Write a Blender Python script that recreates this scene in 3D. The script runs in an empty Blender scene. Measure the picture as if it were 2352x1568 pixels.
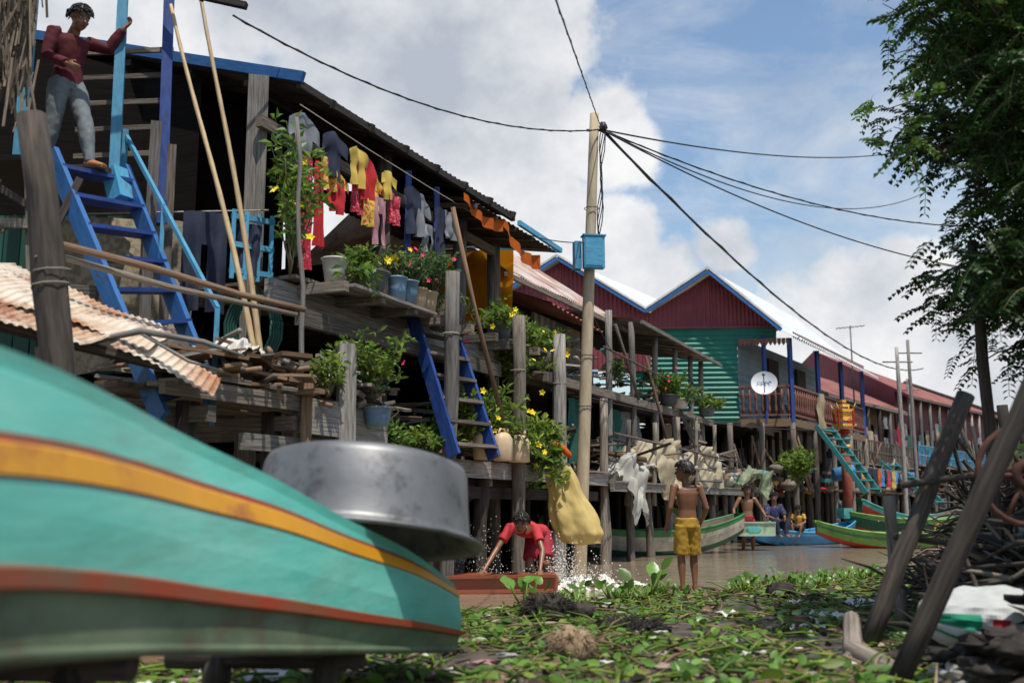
import bpy,math,random
from mathutils import Vector as V, Matrix, noise
random.seed(7)
R=random.uniform
scn=bpy.context.scene
Z=V((0,0,1))
# ---------------------------------------------------------------- materials
MC={}
def mat(name,c1,c2=None,rough=.75,scale=4,bump=0.0,metal=0,co='UV',st=(1,1,1),detail=6,rndamt=.5,lo=.35,hi=.65,spec=.4,c3=None,trans=0,bscale=None,dirt=None):
    if name in MC: return MC[name]
    m=bpy.data.materials.new(name); m.use_nodes=True
    nt=m.node_tree; N=nt.nodes; L=nt.links
    b=N['Principled BSDF']; b.inputs['Roughness'].default_value=rough; b.inputs['Metallic'].default_value=metal
    b.inputs['Specular IOR Level'].default_value=spec
    tc=N.new('ShaderNodeTexCoord'); mp=N.new('ShaderNodeMapping'); mp.inputs['Scale'].default_value=st
    L.new(tc.outputs[co],mp.inputs['Vector'])
    n=N.new('ShaderNodeTexNoise'); n.inputs['Scale'].default_value=scale; n.inputs['Detail'].default_value=detail; n.inputs['Roughness'].default_value=.62
    L.new(mp.outputs[0],n.inputs['Vector'])
    cr=N.new('ShaderNodeValToRGB'); e=cr.color_ramp.elements
    c2=c2 or tuple(x*.7 for x in c1)
    e[0].position=lo; e[0].color=(*c1,1); e[1].position=hi; e[1].color=(*c2,1)
    if c3:
        k=e.new((lo+hi)/2); k.color=(*c3,1)
    L.new(n.outputs['Fac'],cr.inputs[0])
    col=cr.outputs[0]
    if dirt:   # dark grime patches / scuffs on top of the base paint
        dcol,dsc,dlo,dhi,dst=dirt
        mp2=N.new('ShaderNodeMapping'); mp2.inputs['Scale'].default_value=dst; L.new(tc.outputs['Object'],mp2.inputs['Vector'])
        n3=N.new('ShaderNodeTexNoise'); n3.inputs['Scale'].default_value=dsc; n3.inputs['Detail'].default_value=9; n3.inputs['Roughness'].default_value=.7; L.new(mp2.outputs[0],n3.inputs['Vector'])
        mrd=N.new('ShaderNodeMapRange'); mrd.inputs[1].default_value=dlo; mrd.inputs[2].default_value=dhi; mrd.inputs[4].default_value=.85; L.new(n3.outputs['Fac'],mrd.inputs[0])
        mxd=N.new('ShaderNodeMixRGB'); L.new(mrd.outputs[0],mxd.inputs[0]); L.new(col,mxd.inputs[1]); mxd.inputs[2].default_value=(*dcol,1); col=mxd.outputs[0]
    at=N.new('ShaderNodeAttribute'); at.attribute_name='rnd'
    mr=N.new('ShaderNodeMapRange'); mr.inputs[3].default_value=1-rndamt; mr.inputs[4].default_value=1+rndamt*.8
    L.new(at.outputs['Fac'],mr.inputs[0])
    mx=N.new('ShaderNodeVectorMath'); mx.operation='SCALE'
    L.new(col,mx.inputs[0]); L.new(mr.outputs[0],mx.inputs['Scale'])
    L.new(mx.outputs[0],b.inputs['Base Color'])
    if bump:
        bn=N.new('ShaderNodeBump'); bn.inputs['Strength'].default_value=bump; bn.inputs['Distance'].default_value=.02
        if bscale:
            n2=N.new('ShaderNodeTexNoise'); n2.inputs['Scale'].default_value=bscale; n2.inputs['Detail'].default_value=5
            L.new(mp.outputs[0],n2.inputs['Vector']); L.new(n2.outputs['Fac'],bn.inputs['Height'])
        else: L.new(n.outputs['Fac'],bn.inputs['Height'])
        L.new(bn.outputs[0],b.inputs['Normal'])
    if trans:
        t=N.new('ShaderNodeBsdfTranslucent'); ms=N.new('ShaderNodeMixShader'); ms.inputs[0].default_value=trans
        L.new(mx.outputs[0],t.inputs['Color']); L.new(b.outputs[0],ms.inputs[1]); L.new(t.outputs[0],ms.inputs[2])
        L.new(ms.outputs[0],N['Material Output'].inputs['Surface'])
    MC[name]=m; return m
wood=mat('wood_weathered',(.085,.065,.05),(.25,.21,.17),.85,2.5,.5,st=(1.2,22,1))
woodg=mat('wood_grey',(.12,.105,.092),(.33,.30,.27),.85,2.5,.6,st=(1.2,22,1))
woodd=mat('wood_dark',(.022,.017,.013),(.07,.054,.042),.85,2.5,.4,st=(1.2,20,1))
woodb=mat('wood_brown',(.11,.062,.034),(.25,.155,.09),.8,2.5,.4,st=(1.2,20,1))
black=mat('shade_black',(.004,.0035,.003),(.010,.008,.007),.95,2,.1,st=(1,14,1),spec=.1)  # near-black boards and panels: deep shade in and under houses put into colour
bamboo=mat('bamboo',(.33,.22,.11),(.5,.37,.2),.55,2,.2,st=(3,8,1),rndamt=.25)
blue=mat('blue_paint',(.015,.085,.27),(.03,.15,.38),.55,3,.15,st=(2,8,1),rndamt=.25,lo=.3,hi=.7,dirt=((.07,.07,.08),9,.56,.66,(1,1,1)))
blued=mat('blue_paint_deep',(.012,.035,.18),(.025,.075,.28),.55,3,.15,st=(2,8,1),rndamt=.25,dirt=((.08,.07,.06),9,.56,.66,(1,1,1)))
lblue=mat('light_blue_paint',(.05,.24,.41),(.09,.34,.50),.55,3,.15,st=(2,8,1),rndamt=.2,dirt=((.12,.14,.15),9,.58,.68,(1,1,1)))
tealp=mat('teal_paint',(.03,.19,.19),(.06,.26,.25),.6,3,.1,st=(2,8,1),rndamt=.2,dirt=((.08,.07,.06),9,.56,.66,(1,1,1)))
rust=mat('rusty_roof',(.30,.15,.10),(.50,.45,.42),.7,1.3,.12,co='Object',c3=(.40,.29,.24),rndamt=.12,lo=.38,hi=.60,dirt=((.17,.07,.04),2.0,.52,.66,(1,1,1)))
rustred=mat('red_roof',(.17,.045,.035),(.30,.12,.09),.75,1.0,.1,co='Object',rndamt=.1,dirt=((.07,.03,.025),1.5,.5,.7,(1,1,1)))
rustor=mat('rust_orange_sheet',(.38,.17,.08),(.60,.52,.42),.65,1.2,.12,co='Object',st=(1,1,1),c3=(.52,.40,.29),rndamt=.12,lo=.38,hi=.56,dirt=((.22,.075,.03),2.2,.50,.60,(1,1,1)))
tin=mat('tin_roof_white',(.70,.71,.70),(.52,.54,.55),.45,1.5,.05,co='Object',metal=.05,rndamt=.08)
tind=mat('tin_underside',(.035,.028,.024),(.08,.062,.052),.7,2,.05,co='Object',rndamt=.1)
maroon=mat('maroon_siding',(.17,.028,.040),(.22,.045,.055),.55,1.5,.03,co='Object',rndamt=.06,dirt=((.09,.03,.03),1.2,.5,.75,(3,3,.5)))
green=mat('green_siding',(.008,.14,.10),(.014,.19,.13),.5,1.2,.03,co='Object',rndamt=.06,dirt=((.02,.09,.06),1.2,.5,.75,(3,3,.5)))
gdark=mat('green_siding_dark',(.006,.05,.035),(.01,.07,.05),.6,1.2,.03,co='Object',rndamt=.2)  # darker green, own colour of boards, hose and a far wall
concrete=mat('pole_concrete',(.38,.29,.19),(.50,.40,.27),.85,3,.25,co='Object',st=(4,4,1),rndamt=.05,dirt=((.18,.13,.09),3,.55,.72,(5,5,.5)))
wire=mat('cable_black',(.01,.01,.012),(.03,.03,.03),.5,5)
leafM=mat('leaf_green',(.05,.13,.018),(.14,.25,.035),.5,3,co='Object',rndamt=.5,trans=.38)
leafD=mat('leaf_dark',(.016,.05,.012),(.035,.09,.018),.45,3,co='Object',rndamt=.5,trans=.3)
leafG=mat('leaf_greygreen',(.06,.13,.06),(.12,.20,.09),.55,3,co='Object',rndamt=.45,trans=.3)
leafY=mat('leaf_yellowgreen',(.16,.26,.03),(.27,.34,.055),.5,3,co='Object',rndamt=.4,trans=.42)
leafB=mat('leaf_brown',(.11,.075,.035),(.24,.17,.09),.8,3,co='Object',rndamt=.5)
leafH=mat('hyacinth_leaf',(.08,.19,.025),(.17,.30,.055),.35,6,co='Object',rndamt=.45,trans=.3)
stemM=mat('stem',(.10,.09,.04),(.2,.17,.09),.8,6,rndamt=.4)
yel=mat('flower_yellow',(.85,.62,.01),(.9,.7,.03),.6,4,rndamt=.12,trans=.2)
pink=mat('flower_red',(.6,.02,.08),(.7,.05,.15),.6,4,rndamt=.2)
plastic=mat('plastic_white',(.68,.66,.60),(.50,.47,.42),.45,4,.1,co='Object',rndamt=.2)
jerry=mat('jerrycan_plastic',(.62,.46,.30),(.5,.36,.22),.5,5,.1,co='Object',rndamt=.15)
tubg=mat('tub_grey',(.06,.07,.08),(.10,.11,.12),.5,5,co='Object')
bblue=mat('bucket_blue',(.10,.19,.30),(.2,.3,.38),.5,5,co='Object',rndamt=.3)
rope=mat('rope',(.35,.32,.26),(.2,.18,.14),.9,20)
thatch=mat('thatch',(.08,.06,.042),(.22,.17,.12),.95,6,.6,st=(1,10,1),rndamt=.6)
def cl(name,c,c2=None,tr=.25,sc=6,**k): return mat(name,c,c2,.85,sc,.15,co='Object',rndamt=.15,trans=tr,**k)
redc=cl('cloth_red',(.62,.03,.03),(.45,.02,.04)); redp=cl('cloth_red_print',(.55,.02,.06),(.75,.35,.3),sc=45,lo=.55,hi=.6)
yelc=cl('cloth_yellow',(.75,.55,.12),(.6,.4,.08)); yelp=cl('cloth_yellow_print',(.78,.58,.10),(.65,.08,.05),sc=28,lo=.5,hi=.56)
greyc=cl('cloth_grey',(.22,.24,.26),(.3,.31,.33)); navyc=cl('cloth_navy',(.015,.018,.04),(.03,.035,.07),tr=.05)
navyp=cl('cloth_navy_print',(.03,.04,.12),(.6,.45,.1),tr=.05,sc=30,lo=.6,hi=.64)
orange=cl('tarp_orange',(.90,.38,.01),(.80,.28,.01),tr=.6,sc=3); orange2=cl('cloth_orange',(.80,.17,.015),(.65,.12,.01),tr=.4)
curt=cl('curtain_beige',(.42,.36,.25),(.27,.22,.15),tr=.15,sc=16,lo=.45,hi=.55)
bagy=cl('bag_yellow',(.74,.57,.22),(.60,.44,.16),tr=.25,sc=3); tarpw=cl('tarp_cream',(.60,.52,.37),(.40,.33,.22),tr=.3,sc=3)
tarpg=cl('tarp_white',(.60,.58,.52),(.42,.40,.36),tr=.3,sc=3); net=cl('net_green',(.02,.12,.095),(.04,.16,.12),tr=.3,sc=30); tblue=cl('tarp_blue',(.05,.2,.5),(.1,.32,.6),tr=.2)
pinkc=cl('cloth_pink',(.55,.3,.32),(.45,.2,.25)); tanc=cl('cloth_tan',(.5,.36,.24),(.35,.25,.16))
# ---------------------------------------------------------------- mesh builder
class M:
    def __init__(s): s.v=[];s.f=[];s.m=[];s.uv=[];s.r=[];s.mats=[];s.sm=[]
    def add(s,vs,fs,mt,uvs=None,rnd=None,smooth=False):
        b=len(s.v); vs=[tuple(v) for v in vs]; s.v+=vs
        if mt not in s.mats: s.mats.append(mt)
        i=s.mats.index(mt); r=random.random() if rnd is None else rnd
        for k,f in enumerate(fs):
            s.f.append([b+j for j in f]); s.m.append(i); s.r.append(r); s.sm.append(smooth)
            s.uv.append(uvs[k] if uvs else [(vs[j][0]+vs[j][1]*.7,vs[j][2]) for j in f])
    def quad(s,a,b,c,d,mt,rnd=None): s.add([a,b,c,d],[(0,1,2,3)],mt,rnd=rnd)
    def beam(s,p0,p1,w,h,mt,up=Z,rnd=None):
        p0=V(p0);p1=V(p1);d=(p1-p0);L=d.length
        if L<1e-5: return
        d/=L; up=V(up)
        if abs(d.dot(up))>.97: up=V((1,0.3,0))
        a=d.cross(up).normalized()*w/2; b=a.cross(d).normalized()*h/2
        vs=[p0-a-b,p0+a-b,p0+a+b,p0-a+b,p1-a-b,p1+a-b,p1+a+b,p1-a+b]
        fs=[(0,3,2,1),(4,5,6,7),(0,1,5,4),(1,2,6,5),(2,3,7,6),(3,0,4,7)]
        o=R(0,50);uv=[[(o,0),(o,h),(o+w,h),(o+w,0)]]*2
        for k in range(4):
            q=o+k*.37; wd=w if k%2==0 else h
            uv.append([(0+o,q),(0+o,q+wd),(L+o,q+wd),(L+o,q)])
        s.add(vs,fs,mt,uv,rnd)
    def tube(s,pts,rad,mt,n=9,rnd=None,smooth=True,wob=0,cap=True,flat=None,lat=None):
        pts=[V(p) for p in pts]; k=len(pts)
        if not hasattr(rad,'__len__'): rad=[rad]*k
        vs=[];ln=0;lens=[]
        pa=None
        for i,p in enumerate(pts):
            d=(pts[min(i+1,k-1)]-pts[max(i-1,0)])
            d=d.normalized() if d.length>1e-9 else V((0,0,1))
            if lat is not None:
                l=V(lat[i] if isinstance(lat,list) else lat); a=(l-d*l.dot(d))
                a=a.normalized() if a.length>1e-6 else d.orthogonal().normalized()
            elif pa is None: a=d.orthogonal().normalized()
            else:
                a=pa-d*pa.dot(d); a=a.normalized() if a.length>1e-6 else d.orthogonal().normalized()
            pa=a; b=d.cross(a)
            r=rad[i]; ra,rb=(r if hasattr(r,'__len__') else (r,r))
            if i: ln+=(p-pts[i-1]).length
            lens.append(ln)
            for j in range(n):
                t=2*math.pi*j/n; q=1+(R(-wob,wob) if wob else 0)
                vs.append(p+a*math.cos(t)*ra*q+b*math.sin(t)*rb*q)
        fs=[];uv=[];o=R(0,50)
        for i in range(k-1):
            for j in range(n):
                j2=(j+1)%n; fs.append((i*n+j,i*n+j2,(i+1)*n+j2,(i+1)*n+j))
                c=.3/n
                uv.append([(lens[i]+o,o+j*c),(lens[i]+o,o+(j+1)*c),(lens[i+1]+o,o+(j+1)*c),(lens[i+1]+o,o+j*c)])
        if cap:
            fs.append(tuple(reversed(range(n)))); uv.append([(o,o+j*.02) for j in range(n)])
            fs.append(tuple((k-1)*n+j for j in range(n))); uv.append([(o,o+j*.02) for j in range(n)])
        s.add(vs,fs,mt,uv,rnd,smooth)
    def post(s,p0,p1,r,mt,r1=None,n=10,rnd=None):
        p0=V(p0);p1=V(p1);r1=r1 or r*.9;k=6
        pts=[];rs=[]
        for i in range(k+1):
            t=i/k; w=V((R(-1,1),R(-1,1),0))*r*.14
            pts.append(p0.lerp(p1,t)+w); rs.append((r+(r1-r)*t)*R(.93,1.07))
        s.tube(pts,rs,mt,n,rnd,True,.07)
    def box(s,c,sz,mt,rz=0,rnd=None):
        c=V(c);d=V((math.cos(rz),math.sin(rz),0)); s.beam(c-d*sz[0]/2,c+d*sz[0]/2,sz[1],sz[2],mt,rnd=rnd)
    def ell(s,c,r,mt,n=14,m=9,ax=None,rnd=None,ns=0,nf=3):
        c=V(c);vs=[];X,Y,Zz=ax or (V((1,0,0)),V((0,1,0)),V((0,0,1)))
        for i in range(m+1):
            ph=math.pi*i/m
            for j in range(n):
                t=2*math.pi*j/n; d=V((math.sin(ph)*math.cos(t),math.sin(ph)*math.sin(t),math.cos(ph)))
                q=1+(ns*noise.noise(d*nf+c*3) if ns else 0)
                vs.append(c+X*d.x*r[0]*q+Y*d.y*r[1]*q+Zz*d.z*r[2]*q)
        fs=[(i*n+j,(i+1)*n+j,(i+1)*n+(j+1)%n,i*n+(j+1)%n) for i in range(m) for j in range(n)]
        s.add(vs,fs,mt,None,rnd,True)
    def corr(s,a,b,c,d,mt,pitch=.13,amp=.016,rnd=None,rows=1,wavy=0):
        a,b,c,d=map(V,(a,b,c,d)); L=max((b-a).length,(c-d).length); n=max(4,int(L/pitch*4))
        nn=(b-a).cross(d-a).normalized(); vs=[]
        for j in range(rows+1):
            for i in range(n+1):
                t=i/n; q=j/rows
                w_=wavy*noise.noise(V((t*L*1.5,q*3,a.x)))
                vs.append((a.lerp(b,t)).lerp(d.lerp(c,t),q)+nn*(amp*math.sin(i*math.pi/2+.6)+w_))
        fs=[(j*(n+1)+i,j*(n+1)+i+1,(j+1)*(n+1)+i+1,(j+1)*(n+1)+i) for j in range(rows) for i in range(n)]
        s.add(vs,fs,mt,None,rnd if rnd is not None else .5)
    def sheet(s,f,nu,nv,mt,keep=None,rnd=.5):
        vs=[f(i/nu,j/nv) for j in range(nv+1) for i in range(nu+1)]
        fs=[(j*(nu+1)+i,j*(nu+1)+i+1,(j+1)*(nu+1)+i+1,(j+1)*(nu+1)+i) for j in range(nv) for i in range(nu) if not keep or keep((i+.5)/nu,(j+.5)/nv)]
        s.add(vs,fs,mt,None,rnd,True)
    def leaf(s,p,d,l,w,mt,n=None,rnd=None):
        p=V(p);d=V(d).normalized(); n=n or V((R(-1,1),R(-1,1),R(.2,1)))
        a=d.cross(n)
        if a.length<1e-4: a=d.orthogonal()
        a.normalize(); u=a.cross(d)
        s.add([p,p+d*l*.5+a*w/2+u*w*.18,p+d*l-u*l*.12,p+d*l*.5-a*w/2+u*w*.18],[(0,1,2),(0,2,3)],mt,None,rnd)
    def flower(s,p,r,mt,n=5):
        p=V(p); ax=V((R(-.5,.8),R(-1,-.3),R(-.2,.8))).normalized(); a=ax.orthogonal().normalized(); b=ax.cross(a)
        for k in range(n):
            t=2*math.pi*k/n; d=(a*math.cos(t)+b*math.sin(t)+ax*.35)
            s.leaf(p,d,r,r*.85,mt,n=ax)
    def build(s,name,parent=None):
        me=bpy.data.meshes.new(name); me.from_pydata(s.v,[],s.f)
        for m in s.mats: me.materials.append(m)
        me.polygons.foreach_set('material_index',s.m); me.polygons.foreach_set('use_smooth',s.sm)
        uvl=me.uv_layers.new(name='UVMap'); fl=[c for f in s.uv for p in f for c in p]
        uvl.data.foreach_set('uv',fl)
        at=me.attributes.new('rnd','FLOAT','FACE'); at.data.foreach_set('value',s.r)
        me.update(); o=bpy.data.objects.new(name,me); scn.collection.objects.link(o)
        if parent: o.parent=parent
        return o
def empty(name,loc=(0,0,0)):
    e=bpy.data.objects.new(name,None); scn.collection.objects.link(e); return e
# street frame: s along the row of houses, t out over the channel
U2=V((.425,.905,0)).normalized(); N2=V((.905,-.425,0)).normalized(); O2=V((-2.13,9.5,0))
def W(s,t,z): return O2+U2*s+N2*t+Z*z
# ---------------------------------------------------------------- ground & water
def ss(x): x=max(0,min(1,x)); return x*x*(3-2*x)
def shore(x): return 9.45+.80*max(-3,min(x,6))+.25*noise.noise(V((x*.9,0,3)))
def gh(x,y):
    ys=shore(x); d=ys-y
    h=-.02+(.05*ss(d/1.2)+.07*ss((d-1)/5)) if d>0 else -.02-.55*ss(-d/4)
    if y>2:
        m=ss((x-.40*y+.05)/1.7)*min(.9,.12+y*.085)
        if y>13: m=ss((x-.40*y-.0)/3)*1.0
        h+=m*(1.6 if h<-.1 else 1)
    h+=.03*noise.noise(V((x*1.7,y*1.7,0)))+.016*noise.noise(V((x*7,y*7,0)))
    return h
xs=[-1500,-500,-150,-60,-30,-18]+[-12+i*.2 for i in range(int(24/.2)+1)]+[14,17,21,26,32,40,60,150,500,1500]
ys_=[-1500,-300,-60,-20,-8,-3]+[-1+i*.16 for i in range(int(16/.16)+1)]+[16,17,18,20,22,24,27,30,34,38,44,50,60,75,100,200,500,1500]
g=M(); vs=[(x,y,gh(x,y)) for y in ys_ for x in xs]; nx=len(xs)
mud=mat('mud',(.05,.038,.028),(.13,.10,.072),.55,1.8,.6,co='Object',rndamt=0,bscale=14,dirt=((.025,.02,.016),3,.5,.65,(1,1,1)))
g.add(vs,[(j*nx+i,j*nx+i+1,(j+1)*nx+i+1,(j+1)*nx+i) for j in range(len(ys_)-1) for i in range(nx-1)],mud,smooth=True,rnd=.5)
g.build('ground')
wm=mat('muddy_water',(.25,.19,.13),(.31,.24,.17),.06,.35,0,co='Object',rndamt=0,spec=.7)
nt=wm.node_tree;N=nt.nodes;L=nt.links
b=N['Principled BSDF']; tc=N.new('ShaderNodeTexCoord'); mpw=N.new('ShaderNodeMapping'); mpw.inputs['Scale'].default_value=(.8,1.5,1); mpw.inputs['Rotation'].default_value=(0,0,.35)
n1=N.new('ShaderNodeTexNoise'); n1.inputs['Scale'].default_value=2.6; n1.inputs['Detail'].default_value=3; n1.inputs['Roughness'].default_value=.5; n1.inputs['Distortion'].default_value=.9
bn=N.new('ShaderNodeBump'); bn.inputs['Strength'].default_value=.45; bn.inputs['Distance'].default_value=.045
L.new(tc.outputs['Object'],mpw.inputs[0]);L.new(mpw.outputs[0],n1.inputs['Vector']);L.new(n1.outputs['Fac'],bn.inputs['Height']);L.new(bn.outputs[0],b.inputs['Normal'])
w=M(); w.quad((-1500,6,0),(1500,6,0),(1500,1500,0),(-1500,1500,0),wm,.5); w.build('water')
# ---------------------------------------------------------------- plants
def plant(name,base,h,spread,nst,lf,lm,lm2=None,fm=None,nf=0,droop=.2,lw=.45,dens=14,lean=(0,0)):
    m=M(); base=V(base)
    for i in range(nst):
        a=R(0,6.283); r=spread*R(.2,1); tip=base+V((math.cos(a)*r+lean[0],math.sin(a)*r+lean[1],h*R(.45,1)))
        mid=base.lerp(tip,.5)+V((R(-.1,.1),R(-.1,.1),h*.12))
        tip.z-=droop*r
        pts=[base.lerp(mid,t/4) if t<4 else mid.lerp(tip,(t-4)/4) for t in range(9)]
        pts=[p+V((R(-1,1),R(-1,1),R(-1,1)))*.02*h for p in pts]; pts[0]=base
        m.tube(pts,[.008*(1-t/10) for t in range(9)],stemM,4)
        for k in range(dens):
            t=R(.25,1); q=t*8; ii=min(7,int(q)); p=pts[ii].lerp(pts[ii+1],q-ii)
            d=V((R(-1,1),R(-1,1),R(-.5,.8)))
            m.leaf(p+d*.02,d,lf*R(.6,1.2),lf*lw*R(.7,1.2),lm2 if lm2 and random.random()<.4 else lm)
    for i in range(nf):
        a=R(0,6.283); r=spread*R(.1,1)
        m.flower(base+V((math.cos(a)*r+lean[0]*.7,math.sin(a)*r-abs(R(0,.1))+lean[1]*.7,h*R(.3,1)-droop*r)),.05*R(.7,1.2) if fm is yel else .035,fm)
    return m.build(name)
def pot(name,c,r,h,mt,r1=None):
    m=M(); c=V(c); r1=r1 or r*.75
    m.tube([c,c+Z*h*.5,c+Z*h*.93,c+Z*h*.94,c+Z*h],[r1,(r+r1)/2,r,r*1.07,r*1.07],mt,18)
    m.tube([c+Z*(h+.001),c+Z*(h+.006)],[r*.95,r*.9],mud,18)
    return m.build(name)
# ---------------------------------------------------------------- cloth
def garment(m,p,wd,ht,along,mt,kind='cloth',fold=.03):
    p=V(p);al=V(along).normalized();out=al.cross(Z).normalized(); o=R(0,20)
    def f(u,v):
        x=(u-.5)*2; hw=wd/2*(1-.12*v if kind=='cloth' else 1)
        z=-v*ht-(.25*abs(x)**1.5*wd*(1 if kind=='shirt' and v<.4 else .15))
        q=math.sin(u*14+o)*fold*(.3+v)+noise.noise(V((u*3+o,v*3,o)))*fold*1.2
        return p+al*x*hw+Z*z+out*q
    def keep(u,v):
        x=abs(u-.5)*2
        if kind=='shirt': return v<.36 or x<.6
        if kind=='pants': return v<.35 or x>.1
        return True
    m.sheet(f,14,12,mt,keep,R(.3,.7))
def drape(name,c,wd,dp,ht,mt,ns=.12,sag=0):
    m=M(); c=V(c); o=R(0,30)
    def f(u,v):
        x=(u-.5)*2;y=(v-.5)*2; r=min(1,math.sqrt(x*x+y*y)/1.25)
        h=(1-r**2.2)*ht
        fold=noise.noise(V((x*2.2+o,y*2.2,0)))*ns+abs(noise.noise(V((x*5+o,y*5,5))))*ns*.6
        h2=h+fold*(1 if r<.9 else .4)
        yy=y
        if sag and y<-.3:
            k=(-y-.3)/.7; h2-=sag*k**1.1*(.75+.25*math.sin(x*4+o)); yy=-.3-(-y-.3)*.45
        out=fold*.8 if yy<-.2 else 0
        return c+U2*x*wd/2*(1-.3*(1 if y<-.3 and sag else 0)*abs(y))+N2*(-yy*dp/2+out)+Z*h2
    m.sheet(f,40,40,mt); return m.build(name)
def sacks(name,lst):
    m=M()
    for (s_,t_,z_,r,mt_) in lst:
        c=W(s_,t_,z_+r*.5); m.ell(c,(r*1.25,r*.85,r*.62),mt_,22,14,ns=.35,nf=2.2,rnd=R(.3,.7)); 
        m.tube([c+V((r*.9,-.1*r,.25*r)),c+V((r*1.3,-.2*r,.45*r)),c+V((r*1.5,-.2*r,.42*r))],[r*.22,r*.07,r*.16],mt_,9)
    return m.build(name)
# ---------------------------------------------------------------- planks helpers
def planks(m,s0,s1,t0,t1,z,mt,wd=.16,th=.035,along='s'):
    t=t0
    while t<t1:
        w_=wd*R(.8,1.2); e=R(-.12,.12)
        m.beam(W(s0+R(-.15,.05),t+w_/2,z+R(-.006,.006)),W(s1+e,t+w_/2,z+R(-.006,.006)),w_*.93,th*R(.8,1.3),mt); t+=w_
def clutter(name,s0,s1,t0,t1,z,n,hh=.25,mats=None,ll=(.3,1.0)):
    m=M(); mats=mats or [wood,woodg,woodd,woodb]
    for i in range(n):
        p=W(R(s0,s1),R(t0,t1),z+R(0,hh)); a=R(0,3.14); d=V((math.cos(a),math.sin(a),R(-.25,.25)))
        l=R(*ll)
        if random.random()<.65: m.beam(p-d*l/2,p+d*l/2,R(.03,.13),R(.015,.05),random.choice(mats),up=V((R(-.4,.4),R(-.4,.4),1)))
        else: m.tube([p-d*l/2,p+V((R(-.05,.05),0,R(-.03,.06))),p+d*l/2],[.022,.018,.012],random.choice(mats),6)
    return m.build(name)
def frange(a,b,st):
    o=[]
    while a<=b+1e-6: o.append(a); a+=st
    return o
# ================================================================ HOUSE A
A=empty('wooden_stilt_house')
m=M()  # roof
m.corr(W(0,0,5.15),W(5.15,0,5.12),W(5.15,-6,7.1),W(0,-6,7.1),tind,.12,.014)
m.beam(W(-.03,.05,5.17),W(-.03,-6,7.13),.05,.11,blue)
m.beam(W(-.03,.0,5.10),W(5.1,-.02,5.06),.06,.08,woodd)
for s_ in frange(.5,5,.75): m.beam(W(s_,.05,5.08),W(s_,-5.8,6.96),.06,.09,woodd)
for t_ in (-.7,-1.5,-2.4,-3.3): m.beam(W(0,t_,5.08-t_*.33-.05),W(5.1,t_,5.05-t_*.33-.05),.07,.07,woodd)
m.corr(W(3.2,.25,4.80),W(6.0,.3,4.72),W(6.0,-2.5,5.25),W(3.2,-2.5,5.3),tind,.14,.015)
m.beam(W(4.6,.30,4.83),W(6.05,.34,4.76),.05,.07,lblue); m.beam(W(6.05,.34,4.76),W(6.05,-1.2,5.0),.04,.06,lblue)
for s_ in frange(3.4,6,.6): m.beam(W(s_,.25,4.75),W(s_,-2,5.12),.05,.06,wood)
m.build('roof',A)
m=M()
m.beam(W(0,-.5,-.5),W(-.05,-.5,5.25),.2,.2,woodg)
for s_,t_,z1,mt in ((2.1,-.35,5.1,wood),(3.95,-.3,4.75,woodg),(5.2,-.4,4.75,wood),(1.1,-2.5,5.7,woodd),(3.2,-2.5,5.7,woodd)):
    m.post(W(s_,t_,-.5),W(s_,t_,z1),.11,mt)
for s_ in (2.35,3.05): m.beam(W(s_,-.15,3.0),W(s_,-.15,4.95),.07,.07,blued)
m.beam(W(-.2,-.35,4.72),W(5.1,-.35,4.6),.07,.12,wood)
m.build('posts',A)
m=M()
def shadeA(s_,t0,t1,z0,off=.1):
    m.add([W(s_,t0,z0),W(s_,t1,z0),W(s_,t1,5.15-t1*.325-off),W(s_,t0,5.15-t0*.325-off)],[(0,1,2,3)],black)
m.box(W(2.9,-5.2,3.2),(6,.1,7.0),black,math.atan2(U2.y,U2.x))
shadeA(.75,-.75,-5.2,2.0); shadeA(.1,-1.4,-5.9,-.4,.12)  # added near-black sheets across the open side, standing in for interior shade
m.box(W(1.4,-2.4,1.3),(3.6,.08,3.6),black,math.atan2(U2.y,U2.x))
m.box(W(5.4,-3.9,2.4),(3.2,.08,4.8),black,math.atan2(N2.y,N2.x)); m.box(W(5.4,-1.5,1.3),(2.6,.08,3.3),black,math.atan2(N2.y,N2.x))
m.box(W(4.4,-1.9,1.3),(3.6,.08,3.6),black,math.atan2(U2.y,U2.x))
m.build('walls',A)
m=M()
planks(m,-.1,5.3,-2.6,.05,3.08,wood,.2)
m.beam(W(-.4,.02,2.93),W(5.4,.0,2.93),.10,.2,woodg); m.beam(W(-.3,.3,2.66),W(4,.28,2.66),.08,.16,wood)
for s_ in frange(0,5.2,.65): m.beam(W(s_,.62,2.98),W(s_,-2.3,2.98),.08,.1,wood)
for k in range(6): m.beam(W(.0+.02*k,.1+k*.1,3.06-.01*k),W(2.5-k*.16,.1+k*.1,3.06-.012*k),.09,.03,woodg)
for k in range(4): m.beam(W(3.9,.1+k*.11,3.06),W(5.3,.1+k*.11,3.06),.10,.03,woodg)
m.build('upper_floor',A)
m=M()
planks(m,-2.3,.3,-1.5,.8,1.80,wood,.17)
m.beam(W(-.95,.86,1.66),W(.34,.86,1.64),.07,.27,woodg); m.beam(W(-2.5,.84,1.74),W(-.95,.86,1.74),.06,.08,wood)
m.beam(W(-1.6,.80,1.42),W(.3,.78,1.42),.07,.13,woodg)
m.beam(W(-.97,.93,1.4),W(-.97,.93,2.0),.05,.09,woodb)
for s_ in (-2,-1,0): m.beam(W(s_,.85,1.6),W(s_,-1.4,1.6),.09,.12,wood); m.post(W(s_,.6,-.4),W(s_,.6,1.7),.09,woodd)
m.beam(W(-.3,.88,.4),W(-.32,.86,2.35),.22,.15,woodg); m.beam(W(.62,.55,.4),W(.62,.55,2.3),.16,.13,wood)
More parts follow.
